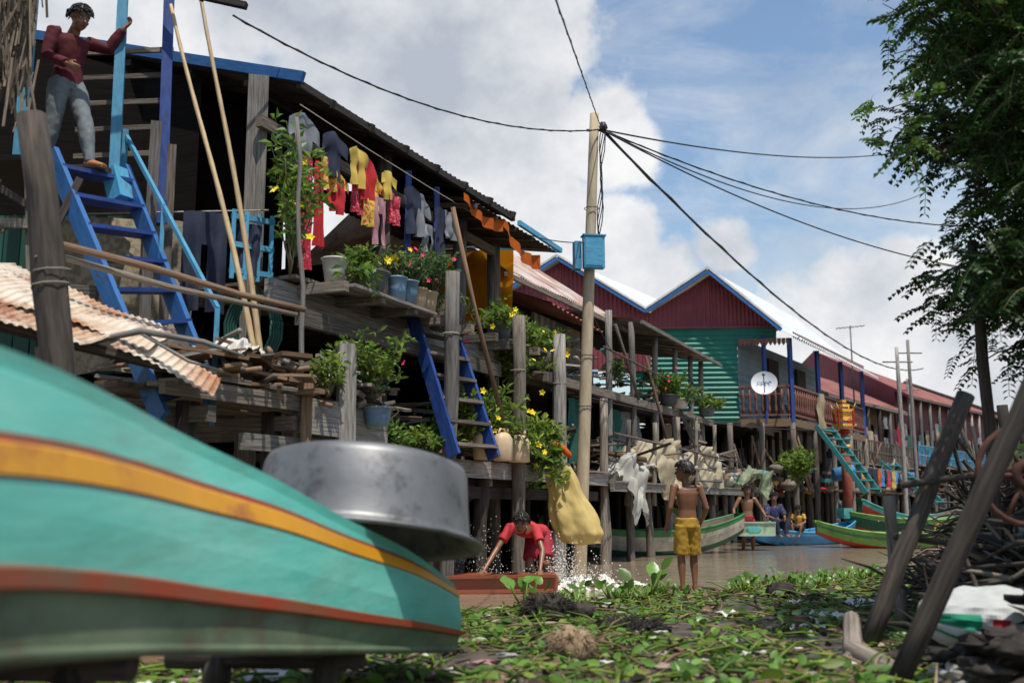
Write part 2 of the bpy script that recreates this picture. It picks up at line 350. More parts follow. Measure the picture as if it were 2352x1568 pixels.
planks(m,.3,7.1,-1.6,.62,1.42,wood,.17)
m.beam(W(.3,.68,1.33),W(7.2,.6,1.30),.06,.17,woodg); m.beam(W(.5,.5,1.08),W(7,.5,1.05),.08,.14,woodd)
for s_ in frange(1,7,1.05):
    m.post(W(s_,.45,-.5),W(s_,.5,1.35),.10,wood if s_<3 else woodd); m.post(W(s_+.4,-.9,-.5),W(s_+.4,-.9,1.35),.09,woodd); m.beam(W(s_,.62,1.2),W(s_,-1.5,1.2),.09,.11,wood)
m.beam(W(1.0,.45,.3),W(3.1,.45,1.1),.06,.06,woodd); m.beam(W(5.2,.45,1.0),W(7,.45,.3),.06,.06,woodd)
m.build('lower_platform',A)
for (x,y,zt,r,mt) in ((-.68,10.9,3.5,.085,woodg),(.08,12.5,3.3,.085,wood),(.66,13.9,3.3,.10,woodg),(1.45,15.9,2.6,.07,wood)):
    m=M(); m.post((x-.02,y,-.5),(x+.02,y,zt),r*1.02,mt,r*.95,12)
    if r>.08: m.tube([(x+.1*math.cos(a),y+.1*math.sin(a),zt-.7) for a in [i*.7 for i in range(10)]],.006,rope,4)
    m.build('mooring_post')
m=M()
for z_ in (3.08,3.33,3.6): m.beam((-2.62,9.0,z_),(-2.28,9.25,z_),.04,.05,lblue)
for k in range(4): q=V((-2.60,9.01,0)).lerp(V((-2.3,9.24,0)),k/3); m.beam(q+Z*3.0,q+Z*3.66,.04,.04,lblue)
m.build('blue_balcony_rail')
def stair(name,TL,TR,BL,BR,n,mt,ms,w=.2,th=.05,rail=None,r0=.35,r1=.75):
    m=M();TL,TR,BL,BR=map(V,(TL,TR,BL,BR))
    m.beam(TL,BL,th,w,mt); m.beam(TR,BR,th,w,mt)
    for i in range(n):
        t=(i+.5)/n; a=TL.lerp(BL,t);b_=TR.lerp(BR,t); m.beam(a,b_,.22,.035,ms)
    if rail:
        m.beam(TR+Z*r0,BR+Z*r1,.035,.035,rail); m.beam(TR,TR+Z*(r0+.05),.05,.05,rail); m.beam(BR-Z*.2,BR+Z*r1,.04,.04,rail)
        mm=TR.lerp(BR,.45); m.beam(mm,mm+Z*(r0+r1)/2,.035,.035,rail)
    return m.build(name)
stair('blue_staircase',(-4.08,8.45,4.0),(-3.62,8.9,4.0),(-2.55,7.25,1.55),(-2.38,7.9,1.75),8,blue,blued,.17,.045,rail=lblue)
stair('blue_staircase',(-1.2,11.2,3.25),(-.8,11.8,3.25),(-.62,10.75,1.45),(-.2,11.35,1.45),7,blued,wood,.16,.045)
# ================================================================ LEFT HOUSE (thatched entrance)
B0=empty('thatched_house')
m=M()
m.beam((-3.64,8.75,3.9),(-3.72,8.85,6.3),.09,.09,lblue); m.beam((-3.64,8.75,3.95),(-3.54,8.7,3.65),.16,.16,lblue)
m.beam((-3.38,9.3,3.6),(-3.46,9.35,6.2),.10,.10,blued); m.beam((-4.55,8.8,3.9),(-4.6,8.9,6.4),.1,.1,lblue)
m.beam((-5.6,9.2,6.5),(-2.6,9.1,5.75),.07,.06,woodd); m.beam((-4.3,7.7,6.1),(-2.85,8.6,5.55),.06,.04,woodd)
for k in range(5): m.beam((-4.3,9.35,4.3+k*.27),(-3.4,9.4,4.36+k*.27),.03,.05,wood)
m.beam((-3.45,9.2,2.2),(-3.45,9.2,4.6),.05,.1,woodg); m.beam((-3.3,9.3,2.2),(-3.32,9.3,4.4),.05,.08,wood)
m.build('frame',B0)
m=M(); 
m.beam((-5.4,8.9,3.87),(-3.62,8.85,3.9),.7,.06,woodd); m.beam((-5.2,8.3,3.86),(-4.1,8.4,3.88),.4,.05,woodd)
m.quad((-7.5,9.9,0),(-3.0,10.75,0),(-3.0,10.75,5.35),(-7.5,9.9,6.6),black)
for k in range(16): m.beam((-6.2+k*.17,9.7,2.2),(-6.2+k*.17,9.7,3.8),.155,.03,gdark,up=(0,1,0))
m.beam((-5.0,8.0,-.3),(-5.0,8.1,3.85),.13,.13,woodd); m.beam((-4.1,8.6,-.3),(-4.1,8.6,3.85),.11,.11,woodd)
m.beam((-5.4,7.9,2.75),(-3.4,8.0,2.65),.08,.1,wood); m.beam((-5.4,8.0,3.3),(-3.9,8.1,3.25),.05,.08,wood)
for k in range(14): a=R(-5.3,-3.9); m.beam((a,8.1,R(2.4,3.6)),(a+R(-.3,.5),8.2,R(2.4,3.7)),.03,.06,random.choice([wood,woodd,woodb]))
m.build('landing',B0)
m=M()
for i in range(480):
    x=R(-5.4,-3.95); z_=R(4.4,6.3); l=R(.3,.7)
    m.beam((x,7.75+R(-.12,.12),z_),(x+R(-.06,.1),7.7+R(-.12,.12),z_-l),R(.008,.025),.005,thatch,up=(0,1,0))
m.sheet(lambda u,v:V((-5.5+u*1.45,7.9+.05*math.sin(u*9),4.4+v*2.0)),8,8,thatch)
m.build('thatch',B0)
m=M()
m.post((-2.30,5.5,.3),(-2.79,5.5,3.17),.085,woodd,.085,14); m.tube([(-2.61+.1*math.cos(i*.8),5.5+.1*math.sin(i*.8),2.1+.01*i) for i in range(22)],.005,rope,4)
m.build('wooden_post')
m=M()
m.corr((-3.9,6.2,2.40),(-2.45,6.65,1.98),(-2.45,7.2,2.18),(-3.9,7.6,2.80),rustor,.062,.008,rows=6,wavy=.05)
m.corr((-3.7,5.9,2.22),(-2.75,6.25,1.93),(-2.65,6.9,2.16),(-3.7,7.0,2.62),rustor,.062,.008,rows=5,wavy=.05)
m.corr((-2.65,6.5,2.0),(-2.05,6.85,1.70),(-2.1,7.1,1.82),(-2.6,7.15,2.12),rustor,.062,.008,rows=4,wavy=.08)
m.corr((-4.2,5.6,1.85),(-3.0,6.0,1.62),(-2.9,6.6,1.75),(-4.2,6.4,2.0),rustor,.062,.008,rows=4,wavy=.05)
for k in range(5): m.beam((-3.9,6.3+k*.25,2.25),(-2.4,6.7+k*.1,1.88),.05,.05,woodd)
m.build('rusty_sheet_roof')
m=M()
m.tube([(-3.3,7.0,2.8),(-2.6,7.0,2.62),(-2.0,7.1,2.45),(-1.52,7.2,2.35)],[.03,.028,.025,.022],woodb,7); m.tube([(-3.3,7.05,2.72),(-2.5,7.1,2.5),(-1.6,7.3,2.33)],[.025,.025,.018],wood,7)
m.tube([(-2.9,6.6,2.0),(-2.5,6.6,2.09),(-2.1,6.7,2.03),(-1.85,6.8,1.95)],[.02,.025,.02,.008],woodg,7); m.tube([(-2.5,6.6,2.08),(-2.2,6.7,1.9),(-2.0,6.8,1.85)],[.015,.012,.006],woodg,6)
m.build('branch_rail')
for a,b_ in (((-2.14,8.3,2.05),(-3.13,8.6,5.5)),((-2.10,8.3,2.05),(-3.05,8.9,6.2))):
    m=M(); a=V(a);b_=V(b_); pts=[];rs=[]
    for i in range(25):
        t=i/24; pts.append(a.lerp(b_,t)+V((.03*math.sin(t*5),0,0))); rs.append((.026-.011*t)*(1.12 if i%2 else 1))
    m.tube(pts,rs,bamboo,9); m.build('bamboo_pole')
m=M(); a=V((-1.72,8.35,1.2));b_=V((-1.95,8.6,4.4)); m.tube([a.lerp(b_,i/8)+V((.02*math.sin(i*2),0,0)) for i in range(9)],[.026-.001*i for i in range(9)],woodg,7); m.tube([(-1.8,8.3,1.2),(-1.82,8.3,2.1)],.02,wood,6); m.build('stick_post')
m=M(); garment(m,(-3.72,9.35,3.68),1.35,1.5,(1,.1,0),curt,'cloth',.06); m.tube([(-4.4,9.3,3.7),(-2.3,9.1,3.68)],.008,rope,5); m.build('patterned_curtain')
m=M(); garment(m,(-2.86,9.0,3.64),.40,.95,(1,.3,0),navyc,'pants',.03); garment(m,(-2.50,9.1,3.55),.28,.5,(1,.3,0),navyc,'cloth',.03); m.build('hanging_trousers')
m=M()
for k in range(5): m.tube([(-2.45+.02*k+.22*math.cos(a*.5),9.1+.02*k,2.55+.32*math.sin(a*.5)) for a in range(14)],.014,gdark,6)
m.build('coiled_hose')
# laundry under the eave of A
m=M()
line=[W(.0,.0,4.90),W(1.2,.0,4.84),W(2.6,.0,4.80),W(4.2,.0,4.78)]
m.tube(line,.006,rope,4)
def hang(s_,z_,wd,ht,mt,k='cloth'): garment(m,W(s_,R(-.06,.06),z_),wd,ht,U2,mt,k)
hang(.12,4.86,.5,.6,greyc,'shirt'); hang(.0,4.5,.25,.5,navyc); hang(.16,4.40,.22,1.15,redp); hang(.38,4.42,.18,.9,redc); hang(.5,4.5,.3,.35,yelp)
hang(.55,4.80,.45,.5,navyc,'shirt'); hang(.72,4.45,.42,.4,yelp,'shirt'); hang(.62,4.25,.30,.3,redc); hang(.98,4.78,.38,.45,yelc,'shirt'); hang(1.2,4.72,.42,.5,redc,'shirt'); hang(1.05,4.40,.35,.35,redp)
hang(1.45,4.62,.36,.4,yelp,'shirt'); hang(1.6,4.7,.32,.35,yelc,'shirt'); hang(1.42,4.32,.22,.55,pinkc,'pants'); hang(1.72,4.45,.28,.35,redp); hang(1.25,4.25,.28,.3,yelp)
hang(2.5,4.70,.45,.55,greyc,'shirt'); hang(2.85,4.6,.25,.8,navyc); hang(3.2,4.65,.3,.35,greyc); hang(2.7,4.35,.3,.4,greyc,'pants'); hang(2.2,4.7,.4,.6,navyc,'shirt')
m.build('hanging_laundry')
m=M(); 
m.sheet(lambda u,v:W(6.08+.05*math.sin(u*7+v*3)+.06*noise.noise(V((u*4,v*4,1))),-2.2+u*1.7,4.98-v*1.25-.08*math.sin(u*3.1)),24,16,orange)
m.tube([W(6.08,-2.4,5.0),W(6.08,-.3,4.98)],.02,wood,6)
m.build('orange_tarpaulin')
m=M()
m.sheet(lambda u,v:W(3.1+u*1.1,.22+.03*math.sin(u*20),4.85-u*.06-v*(.10+.08*u)-.12*math.sin(u*3.14)),16,6,orange2)
m.sheet(lambda u,v:W(4.2+u*1.2,.25+.03*math.sin(u*20),4.80-u*.25-v*(.12+.1*u)-.16*math.sin(u*3.14)),16,6,orange2)
m.build('orange_cloth')
pot('black_tub',W(.75,.3,3.07),.27,.22,tubg); pot('plant_bucket',W(1.1,.5,3.06),.10,.24,bblue,.085); pot('plant_bucket',W(1.32,.5,3.06),.11,.24,bblue,.09); pot('plant_pot',W(.25,.3,3.07),.13,.26,plastic,.09)
pot('plant_pot',W(1.65,.42,3.05),.11,.24,jerry); pot('plant_pot',W(1.95,.36,3.05),.13,.26,jerry); pot('plant_pot',W(2.25,.3,3.05),.13,.24,jerry)
plant('potted_plant',W(.7,.3,3.27),.28,.34,18,.10,leafM,leafY)
plant('potted_plant',W(1.1,.45,3.28),.34,.24,14,.08,leafG,leafY,yel,4)
plant('potted_plant',W(1.5,.45,3.28),.42,.28,18,.08,leafG,leafM,pink,5)
plant('rose_bush',W(2.05,.35,3.25),.66,.48,44,.065,leafG,leafM,pink,9,dens=26,lw=.6)
plant('rose_bush',W(2.35,.4,3.2),.3,.4,18,.07,leafG,leafM,pink,3,droop=1.3,dens=20)
plant('climbing_vine',W(-.25,.2,3.25),1.5,.42,22,.13,leafM,leafY,yel,4,dens=14,lw=.45,droop=.6)
plant('climbing_vine',W(-.45,.3,3.0),1.3,.3,10,.13,leafY,leafM,yel,3,dens=12,lw=.45,droop=.3)
plant('potted_plant',W(.3,.5,3.1),.3,.3,8,.12,leafM,leafY,None,0,droop=1)
for s_ in (3.9,4.4,4.9,5.4): plant('allamanda_bush',W(s_,.35,3.1),R(.45,.65),.42,20,.10,leafY,leafM,yel,5,dens=22,droop=.9,lw=.4)
pot('plant_pot',W(4.0,.3,3.07),.16,.2,tubg); pot('plant_pot',W(4.7,.3,3.07),.14,.2,plastic)
plant('potted_plant',W(-.05,.95,1.85),.72,.42,26,.09,leafM,leafY,pink,3,dens=22)
plant('potted_plant',W(-.65,.9,1.85),.4,.22,14,.08,leafY,leafM,dens=18)
pot('blue_basin',W(-.0,1.0,1.64),.13,.17,bblue); 
m=M()
for i in range(9):
    a=R(0,6.28); m.tube([W(.9,.4,1.45),W(.9,.4,1.45)+V((math.cos(a)*.12,math.sin(a)*.12,.3)),W(.9,.4,1.45)+V((math.cos(a)*.25,math.sin(a)*.25,.42))],[.012,.012,.004],wood,5)
m.build('twig_bundle')
for s_,h in ((1.0,.35),(1.5,.3),(1.9,.4)): plant('potted_plant',W(s_,.5,1.46),h,.3,18,.09,leafM,leafY,dens=22,droop=.3)
for (s_,t_,h,n_) in ((2.6,.45,1.0,30),(3.3,.55,1.05,36),(4.1,.55,.9,34),(4.7,.6,.7,26),(3.6,.7,.5,22)):
    plant('allamanda_bush',W(s_,t_,1.45),h,.45,n_,.13,leafY,leafM,yel,6,dens=22,droop=.5,lw=.42)
plant('trailing_plant',W(4.3,.85,1.5),.3,.35,24,.13,leafM,leafY,yel,3,dens=24,droop=2.0)
plant('allamanda_bush',W(4.6,.3,2.4),1.1,.55,30,.10,leafY,leafM,yel,6,dens=22,droop=.8)
def jerrycan(c,rz):
    m=M();c=V(c); d=V((math.cos(rz),math.sin(rz),0)); e=V((-d.y,d.x,0))
    m.tube([c,c+Z*.02,c+Z*.26,c+Z*.32,c+Z*.34],[(.12,.09),(.14,.10),(.14,.10),(.10,.07),(.05,.04)],jerry,8,lat=d)
    m.tube([c+Z*.33+d*.07,c+Z*.39+d*.07],.025,jerry,10); m.tube([c+Z*.31-d*.09,c+Z*.38-d*.05,c+Z*.38+d*.02,c+Z*.33+d*.04],.014,jerry,6)
    m.build('jerrycan')
jerrycan(W(2.6,.78,1.44),.4); jerrycan(W(3.05,.8,1.44),.9); jerrycan(W(3.5,.8,1.44),.2)
clutter('firewood_pile',-1.9,-.4,-.3,.85,1.83,200,.36,[woodb,wood,woodb,woodg],(.25,.7)); clutter('firewood_pile',-.3,.4,.3,.9,1.8,60,.22,[woodb,woodd,wood],(.25,.6))
clutter('plank_pile',.8,2.4,-1.2,.1,1.5,60,.6,None,(.4,1.3)); clutter('plank_pile',3.0,6.8,-1.2,.2,1.5,60,.6,None,(.4,1.4))
clutter('plank_pile',1.5,5.0,-2.0,-.4,3.15,30,.4,None,(.4,1.2))
drape('plastic_sack',W(.1,.5,2.0),.55,.4,.18,plastic,.08); drape('plastic_sack',W(-1.5,.6,2.1),.4,.4,.12,plastic,.07)
m=M(); m.ell(W(1.45,.1,1.65),(.22,.22,.2),plastic,ns=.05); m.build('plastic_pot')
m=M(); m.beam(W(.75,0,1.5),W(.95,.1,2.4),.04,.04,lblue); m.beam(W(1.1,0,1.5),W(1.2,.1,2.5),.04,.04,blue); m.beam(W(.75,0,2.1),W(1.5,.1,2.2),.04,.04,lblue); m.beam(W(.7,0,1.75),W(1.5,.1,1.8),.04,.04,blue); m.build('blue_chair_frame')
m=M(); m.tube([W(2.3,.5,4.4),W(2.7,.6,3.2),W(3.2,.8,1.7)],[.028,.03,.03],woodb,7); m.build('leaning_pole')
m=M(); m.tube([(.48,13.0,1.72),(.54,12.97,1.70),(.66,12.95,1.64),(.74,12.95,1.56),(.77,12.95,1.53)],[.02,.045,.05,.04,.012],orange2,12); m.build('orange_float')
# ================================================================ UTILITY POLE
PT=V((1.22,14,6.62)); PB=V((.90,14,-.6))
Pm=empty('utility_pole')
m=M(); m.tube([PB.lerp(PT,i/14) for i in range(15)],[.100-.0022*i for i in range(15)],concrete,18); m.build('pole',Pm)
m=M(); c=PB.lerp(PT,.70)
m.box(c+V((.04,-.17,.02)),(.30,.14,.46),lblue,.15); m.box(c+V((-.19,-.10,-.01)),(.10,.16,.40),lblue,.15); m.box(c+V((.04,-.245,.02)),(.25,.012,.40),lblue,.15); m.box(c+V((.04,-.17,.262)),(.34,.18,.02),lblue,.15); m.build('meter_box',Pm)
m=M()
for k in range(4):
    pts=[PB.lerp(PT,.68+.30*i/10)+V((.11+.03*math.sin(i*1.3+k)+k*.01,-.06,0)) for i in range(11)]; m.tube(pts,.008,wire,5)
m.ell(PT+V((.12,-.05,-.22)),(.06,.06,.08),wire,ns=.3); m.tube([PT+V((-.12,0,-.25)),PT+V((.15,0,-.25))],.02,wire,6)
for z_ in (.74,.8,.5,.4): 
    q=PB.lerp(PT,z_); m.tube([q+V((.105*math.cos(i*.6),.105*math.sin(i*.6),0)) for i in range(12)],.006,wire,4)
m.build('cable_bundle',Pm)
PW=PT+V((.1,-.03,-.25))
def cable(a,b_,sag,r=.012,twist=False):
    m=M();a=V(a);b_=V(b_);pts=[a.lerp(b_,i/40)-Z*sag*4*(i/40)*(1-i/40) for i in range(41)]
    m.tube(pts,r,wire,5)
    if twist:
        pts2=[p+V((math.cos(i*2.2),0,math.sin(i*2.2)))*r for i,p in enumerate(pts)]; m.tube(pts2,r*.8,wire,5)
    m.build('overhead_cable')
cable(PW,(-2.7,9.0,5.60),.38,.010,True); cable(PW,(.03,4.4,3.85),.0,.007,True); cable(PW,(12.5,28.5,11.5),.4,.014)
cable(PW,(14.5,32,11.6),1.1,.012); cable(PW,(9.6,20,6.6),.35,.012,True); cable(PW,(9.9,19.5,5.5),.4,.012); cable(PW,(20,48,7.4),1.2,.022,True)
cable(W(5.2,.1,4.85),PB.lerp(PT,.73),.05,.008); cable(PB.lerp(PT,.60),W(12,.0,3.1),.3,.007); cable((8.9,25.5,2.9),PB.lerp(PT,.42),.25,.008)
# ================================================================ HOUSE B (rust roof)
Bm=empty('rust_roofed_stilt_house')
m=M(); m.corr(W(6.1,-.6,4.55),W(11.6,-.35,4.45),W(12,-3,6.3),W(6.1,-3,6.3),rust,.10,.011,rows=5,wavy=.03); m.corr(W(6.1,-5.5,4.5),W(12,-5.5,4.5),W(12,-3,6.3),W(6.1,-3,6.3),rust,.10,.011)
m.beam(W(6.1,-.62,4.5),W(11.6,-.37,4.4),.05,.08,wood); m.corr(W(6.2,.1,4.0),W(8,.3,3.8),W(8,-1.5,4.5),W(6.2,-1.5,4.6),rustred,.15,.02)
m.corr(W(10.4,.2,4.42),W(16.2,.35,4.28),W(16.2,-3,4.95),W(10.4,-3,5.1),rust,.12,.014,rows=3,wavy=.04); m.beam(W(10.4,.22,4.38),W(16.2,.37,4.24),.05,.07,woodg)
for s_ in frange(10.6,16,.6): m.beam(W(s_,.25,4.35),W(s_,-2.8,4.85),.05,.07,wood)
m.build('roof',Bm)
m=M()
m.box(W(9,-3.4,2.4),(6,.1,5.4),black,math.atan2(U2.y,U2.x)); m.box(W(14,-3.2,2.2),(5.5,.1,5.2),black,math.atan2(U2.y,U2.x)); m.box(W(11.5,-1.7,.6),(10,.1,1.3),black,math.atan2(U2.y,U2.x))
for k in range(22): m.beam(W(8.2+k*.14,-1.1,2.9),W(8.2+k*.14,-1.1,4.3),.13,.02,thatch,up=N2)
m.build('walls',Bm)
m=M(); planks(m,6.3,16.2,-2.4,-.1,2.92,wood,.2); m.beam(W(6.2,0,2.85),W(16.2,.1,2.85),.08,.14,wood)
planks(m,7.2,17,-2,.65,1.28,wood,.2); m.beam(W(7.2,.7,1.2),W(17,.72,1.2),.06,.14,woodg)
for s_ in frange(7.4,16.5,1.15):
    m.post(W(s_,.55,-.5),W(s_+R(-.1,.1),.5,1.3),.08,wood); m.post(W(s_+.3,-1,-.5),W(s_+.3,-1,2.9),.08,woodd)
for s_,zt in ((9.2,4.4),(10.6,4.4),(12.0,4.35),(13.3,4.3),(14.8,4.3),(15.8,4.3)): m.post(W(s_,-.05,1.2),W(s_+R(-.15,.15),.0,zt),.065,woodg)
for s_ in (8.2,9.7,11.2,12.6,14.1): m.post(W(s_,.6,.9),W(s_+R(-.1,.1),.65,R(2.3,2.9)),.045,wood)
m.tube([W(10.5,.1,2.9),W(9.5,.0,4.2)],.03,wood,6); m.tube([W(12,.4,1.3),W(11,.1,3.8)],.03,woodb,6); m.tube([W(7.5,.65,2.05),W(16.5,.7,1.9)],.025,wood,6)
m.tube([W(8.3,.2,3.6),W(12.3,.2,3.45)],.02,wood,6)
m.build('frame',Bm)
stair('wooden_ladder',W(13.3,.1,2.95),W(14.0,.1,2.95),W(13.6,.75,1.3),W(14.3,.75,1.3),6,wood,woodg,.09,.06)
clutter('plank_pile',7.3,16.5,-1.6,.5,1.32,220,.8,None,(.4,1.5)); clutter('household_clutter',7.5,16,-2,-.1,2.98,160,.7,[wood,woodb,tealp,woodd,plastic,bblue,woodg],(.2,.8))
plant('potted_plant',W(12.2,.2,3.0),.75,.5,34,.13,leafM,leafY,pink,4,dens=26); plant('potted_plant',W(13.0,.3,2.95),.5,.5,22,.12,leafG,leafY,None,0,dens=24); plant('potted_plant',W(15.3,.25,2.95),.55,.45,26,.12,leafY,leafM,None,0,dens=24)
plant('potted_plant',W(9.3,.1,3.0),.7,.25,12,.12,leafM,leafD,dens=16); plant('shrub',(6.6,23.2,1.3),1.0,.5,34,.14,leafY,leafM,dens=26)
for s_,mt_ in ((12.2,tubg),(13.0,plastic),(15.3,tubg)): pot('plant_pot',W(s_,.2,2.94),.2,.2,mt_)
m=M(); garment(m,W(8.0,-.2,2.7),.9,1.1,U2,net,'cloth',.08); m.build('fishing_net')
m=M(); garment(m,W(9.7,-.2,2.7),.9,1.1,U2,net,'cloth',.08); garment(m,W(14.2,-.3,2.7),1.4,1.0,U2,tanc,'cloth',.08); garment(m,W(11.4,-.4,2.75),1.5,1.1,U2,greyc,'cloth',.08); m.build('hanging_net')
drape('draped_tarpaulin',W(10.4,.4,1.45),1.7,1.4,.55,tarpw,.28,.70); drape('draped_tarpaulin',W(8.2,.55,1.30),.9,.9,.30,tarpg,.22,.75)
drape('draped_tarpaulin',W(13.6,.3,1.45),2.0,1.4,.5,tarpw,.28,.4); drape('green_net_heap',W(17.0,.9,1.30),1.3,1.2,.35,cl('net_green_pale',(.10,.22,.13),(.38,.33,.22),sc=9),.25,.3)
sacks('stacked_sacks',[(9.2,.3,1.32,.30,tarpg),(9.7,.2,1.32,.32,tanc),(11.4,.35,1.32,.32,tblue),(11.9,.3,1.32,.34,tarpw),(12.5,.2,1.32,.33,tanc),(12.2,.1,1.65,.30,tarpg),(14.7,.2,1.32,.33,tarpw),(15.2,.3,1.32,.3,tanc),(15.8,.3,1.32,.3,tarpg)])
# yellow bag hanging from platform
m=M()
def fb(u,v):
    a=u*2*math.pi; wv=.22+.26*v-.14*ss((v-.86)/.14); zz=1.42-.98*v
    q=1+.13*math.sin(a*6+v*2.5)*(1-.5*v)+.18*noise.noise(V((math.cos(a)*2,math.sin(a)*2,v*4)))+.07*noise.noise(V((math.cos(a)*6,math.sin(a)*6,v*9)))
    return V((.58+.32*v+math.cos(a)*wv*.70*q,13.05+math.sin(a)*wv*.45*q,zz+.05*math.cos(a*2+1)*(1-v)))
m.sheet(fb,72,48,bagy); m.sheet(lambda u,v:V((.90+math.cos(u*6.283)*v*.2,13.05+math.sin(u*6.283)*v*.13,.44-.03*(1-v))),24,4,bagy); m.tube([fb(i/24,.02)+Z*.01 for i in range(25)],.012,rope,5); m.build('yellow_plastic_bag')
# ================================================================ HOUSE C (green / maroon)
C=empty('green_stilt_house')
AX=V((4.2,6.7,0))
R1=V((5.3,26.1,7.04)); E1=V((7.1,25.8,5.40)); L1=V((3.69,26.4,6.0)); R2_=V((1.36,26.6,7.5)); L2_=V((-1.2,26.9,5.9))
m=M()
o=V((-.15,-.45,0))
m.corr(E1+o,E1+AX,R1+AX,R1+o,tin,.19,.03,rows=8); m.corr(L1+o,L1+AX,R1+AX,R1+o,tin,.19,.03); m.corr(L1+o,L1+AX,R2_+AX,R2_+o,tin,.19,.03); m.corr(L2_+o,L2_+AX,R2_+AX,R2_+o,tin,.19,.03)
Ex=V((.55,-.05,-.32)); m.corr(E1+o,E1+AX,E1+AX+Ex*1.3,E1+o+Ex*.9,tin,.19,.03,rows=2)
for a,b_ in ((L1,R1),(R1,E1),(L2_,R2_),(R2_,L1)): m.beam(a+o+V((0,-.05,-.05)),b_+o+V((0,-.05,-.05)),.04,.10,blue); m.beam(a+o+V((0,-.055,.04)),b_+o+V((0,-.055,.04)),.06,.05,plastic)
m.build('roof',C)
m=M()
zb=5.55
def wl(x): return 26.1-.05*(x-5.3)
gx0,gx1=3.45,6.95
m.corr((L1.x,wl(L1.x),zb),(R1.x,wl(R1.x),zb),(R1.x,wl(R1.x),6.98),(L1.x,wl(L1.x),5.95),maroon,.14,.016); m.corr((R1.x,wl(R1.x),zb),(gx1,wl(gx1),zb),(gx1,wl(gx1),5.56),(R1.x,wl(R1.x),6.98),maroon,.14,.016)
m.corr((L2_.x,26.5,4.4),(R2_.x,26.35,4.4),(R2_.x,26.4,7.44),(L2_.x,26.5,5.85),maroon,.14,.016); m.corr((R2_.x,26.35,4.4),(L1.x,26.2,4.4),(L1.x,26.2,5.95),(R2_.x,26.4,7.44),maroon,.14,.016)
m.corr((3.2,26.3,3.05),(3.2,26.3,zb),(5.96,26.05,zb),(5.96,26.05,3.05),green,.13,.016); m.corr((5.96,26.05,5.15),(5.96,26.05,zb),(7.0,26.0,zb),(7.0,26.0,5.15),green,.13,.014)
m.beam((3.2,26.2,zb),(7.0,25.95,zb),.04,.06,maroon)
I=V((5.96,26.06,0)); 
m.corr(I+Z*3.05,I+Z*5.3,I+AX+Z*5.3,I+AX+Z*3.05,mat('pale_blue_boards',(.16,.22,.26),(.22,.28,.32),.7,2,.1,co='Object',rndamt=.05),.2,.012)
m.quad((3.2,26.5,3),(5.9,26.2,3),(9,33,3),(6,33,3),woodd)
for k in (.35,.7): m.box(I+AX*k+V((.06,-.04,4.05)),(.9,.08,1.9),woodd,math.atan2(AX.y,AX.x))
m.build('walls',C)
m=M()
P0=V((5.96,25.95,0));P1=V((7.25,25.7,0))
for k in range(9): a=P0.lerp(P1,k/9)+Z*3.05; m.beam(a,a+AX,.14,.05,woodb)
m.beam(P1+Z*3.0,P1+AX+Z*3.0,.08,.2,woodb); m.beam(P0+Z*3.0,P1+Z*3.0,.08,.2,woodb)
for k in (0,.33,.66,1): q=P1+AX*k; m.beam(q+Z*3,q+Z*5.2,.10,.10,blued)
q=P0.lerp(P1,.5); m.beam(q+Z*3,q+Z*5.3,.09,.09,blued)
def balus(a,b_,n,mt):
    m.beam(a+Z*3.95,b_+Z*3.95,.07,.06,mt); m.beam(a+Z*3.2,b_+Z*3.2,.06,.05,mt); m.beam(a+Z*3.75,b_+Z*3.75,.04,.03,mt)
    for i in range(n):
        q=a.lerp(b_,(i+.5)/n); m.tube([q+Z*3.2,q+Z*3.35,q+Z*3.5,q+Z*3.65,q+Z*3.92],[.02,.045,.02,.04,.02],mt,6)
brn=mat('baluster_brown',(.14,.05,.035),(.2,.08,.05),.6,4,rndamt=.1)
balus(P1,P1+AX,38,brn); balus(P0,P1,8,brn)
for i in range(46):
    q=P1+AX*(i/46)+V((.1,0,0)); m.add([q+Z*5.38,q+AX*.02+Z*5.38,q+AX*.02+Z*5.26,q+AX*.01+Z*5.19,q+Z*5.26],[(0,1,2,3,4)],brn)
for i in range(12):
    q=P0.lerp(P1,i/12)+V((0,-.08,0));d=(P1-P0)/13; m.add([q+Z*5.2,q+d+Z*5.2,q+d+Z*5.08,q+d*.5+Z*5.0,q+Z*5.08],[(0,1,2,3,4)],brn)
m.build('veranda',C)
m=M()
for i in range(6):
    for k in (0,.25,.5,.75,1):
        q=V((3.3,26.3,0)).lerp(P1,i/5)+AX*k; m.post(q-Z*.5,q+Z*3.0,.08,wood if k==0 or i==5 else woodd)
for k in range(3): q=P1+AX*R(0,.9); m.tube([q+V((.2,-.3,1.2)),q+V((-.2,.2,3.5))],.03,woodb,6)
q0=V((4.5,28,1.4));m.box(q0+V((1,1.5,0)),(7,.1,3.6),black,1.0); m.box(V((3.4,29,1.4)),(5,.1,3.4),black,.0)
m.build('stilts',C)
D=V((6.45,25.3,3.98)); ax=V((-.25,-.9,.35)).normalized(); a1=ax.orthogonal().normalized(); a2=ax.cross(a1)
m=M(); dishm=mat('dish_white',(.62,.63,.64),(.55,.56,.58),.5,4,rndamt=.02,co='Object')
m.sheet(lambda u,v:D+(a1*math.cos(u*6.2832)+a2*math.sin(u*6.2832))*.33*v+ax*(.1*v*v-.1),32,8,dishm)
m.tube([D-ax*.1,D-ax*.3,D-ax*.3-Z*.6],.03,woodd,8)
m.tube([D+ax*.45,D-Z*.31],.012,woodd,6); m.ell(D+ax*.45,(.04,.04,.04),tubg)
logo=mat('mark_blue',(.05,.12,.35),(.05,.12,.35),rndamt=0)
xr=V((1,-.15,0)).normalized(); ur=xr.cross(-ax).normalized()
if ur.z<0: ur=-ur
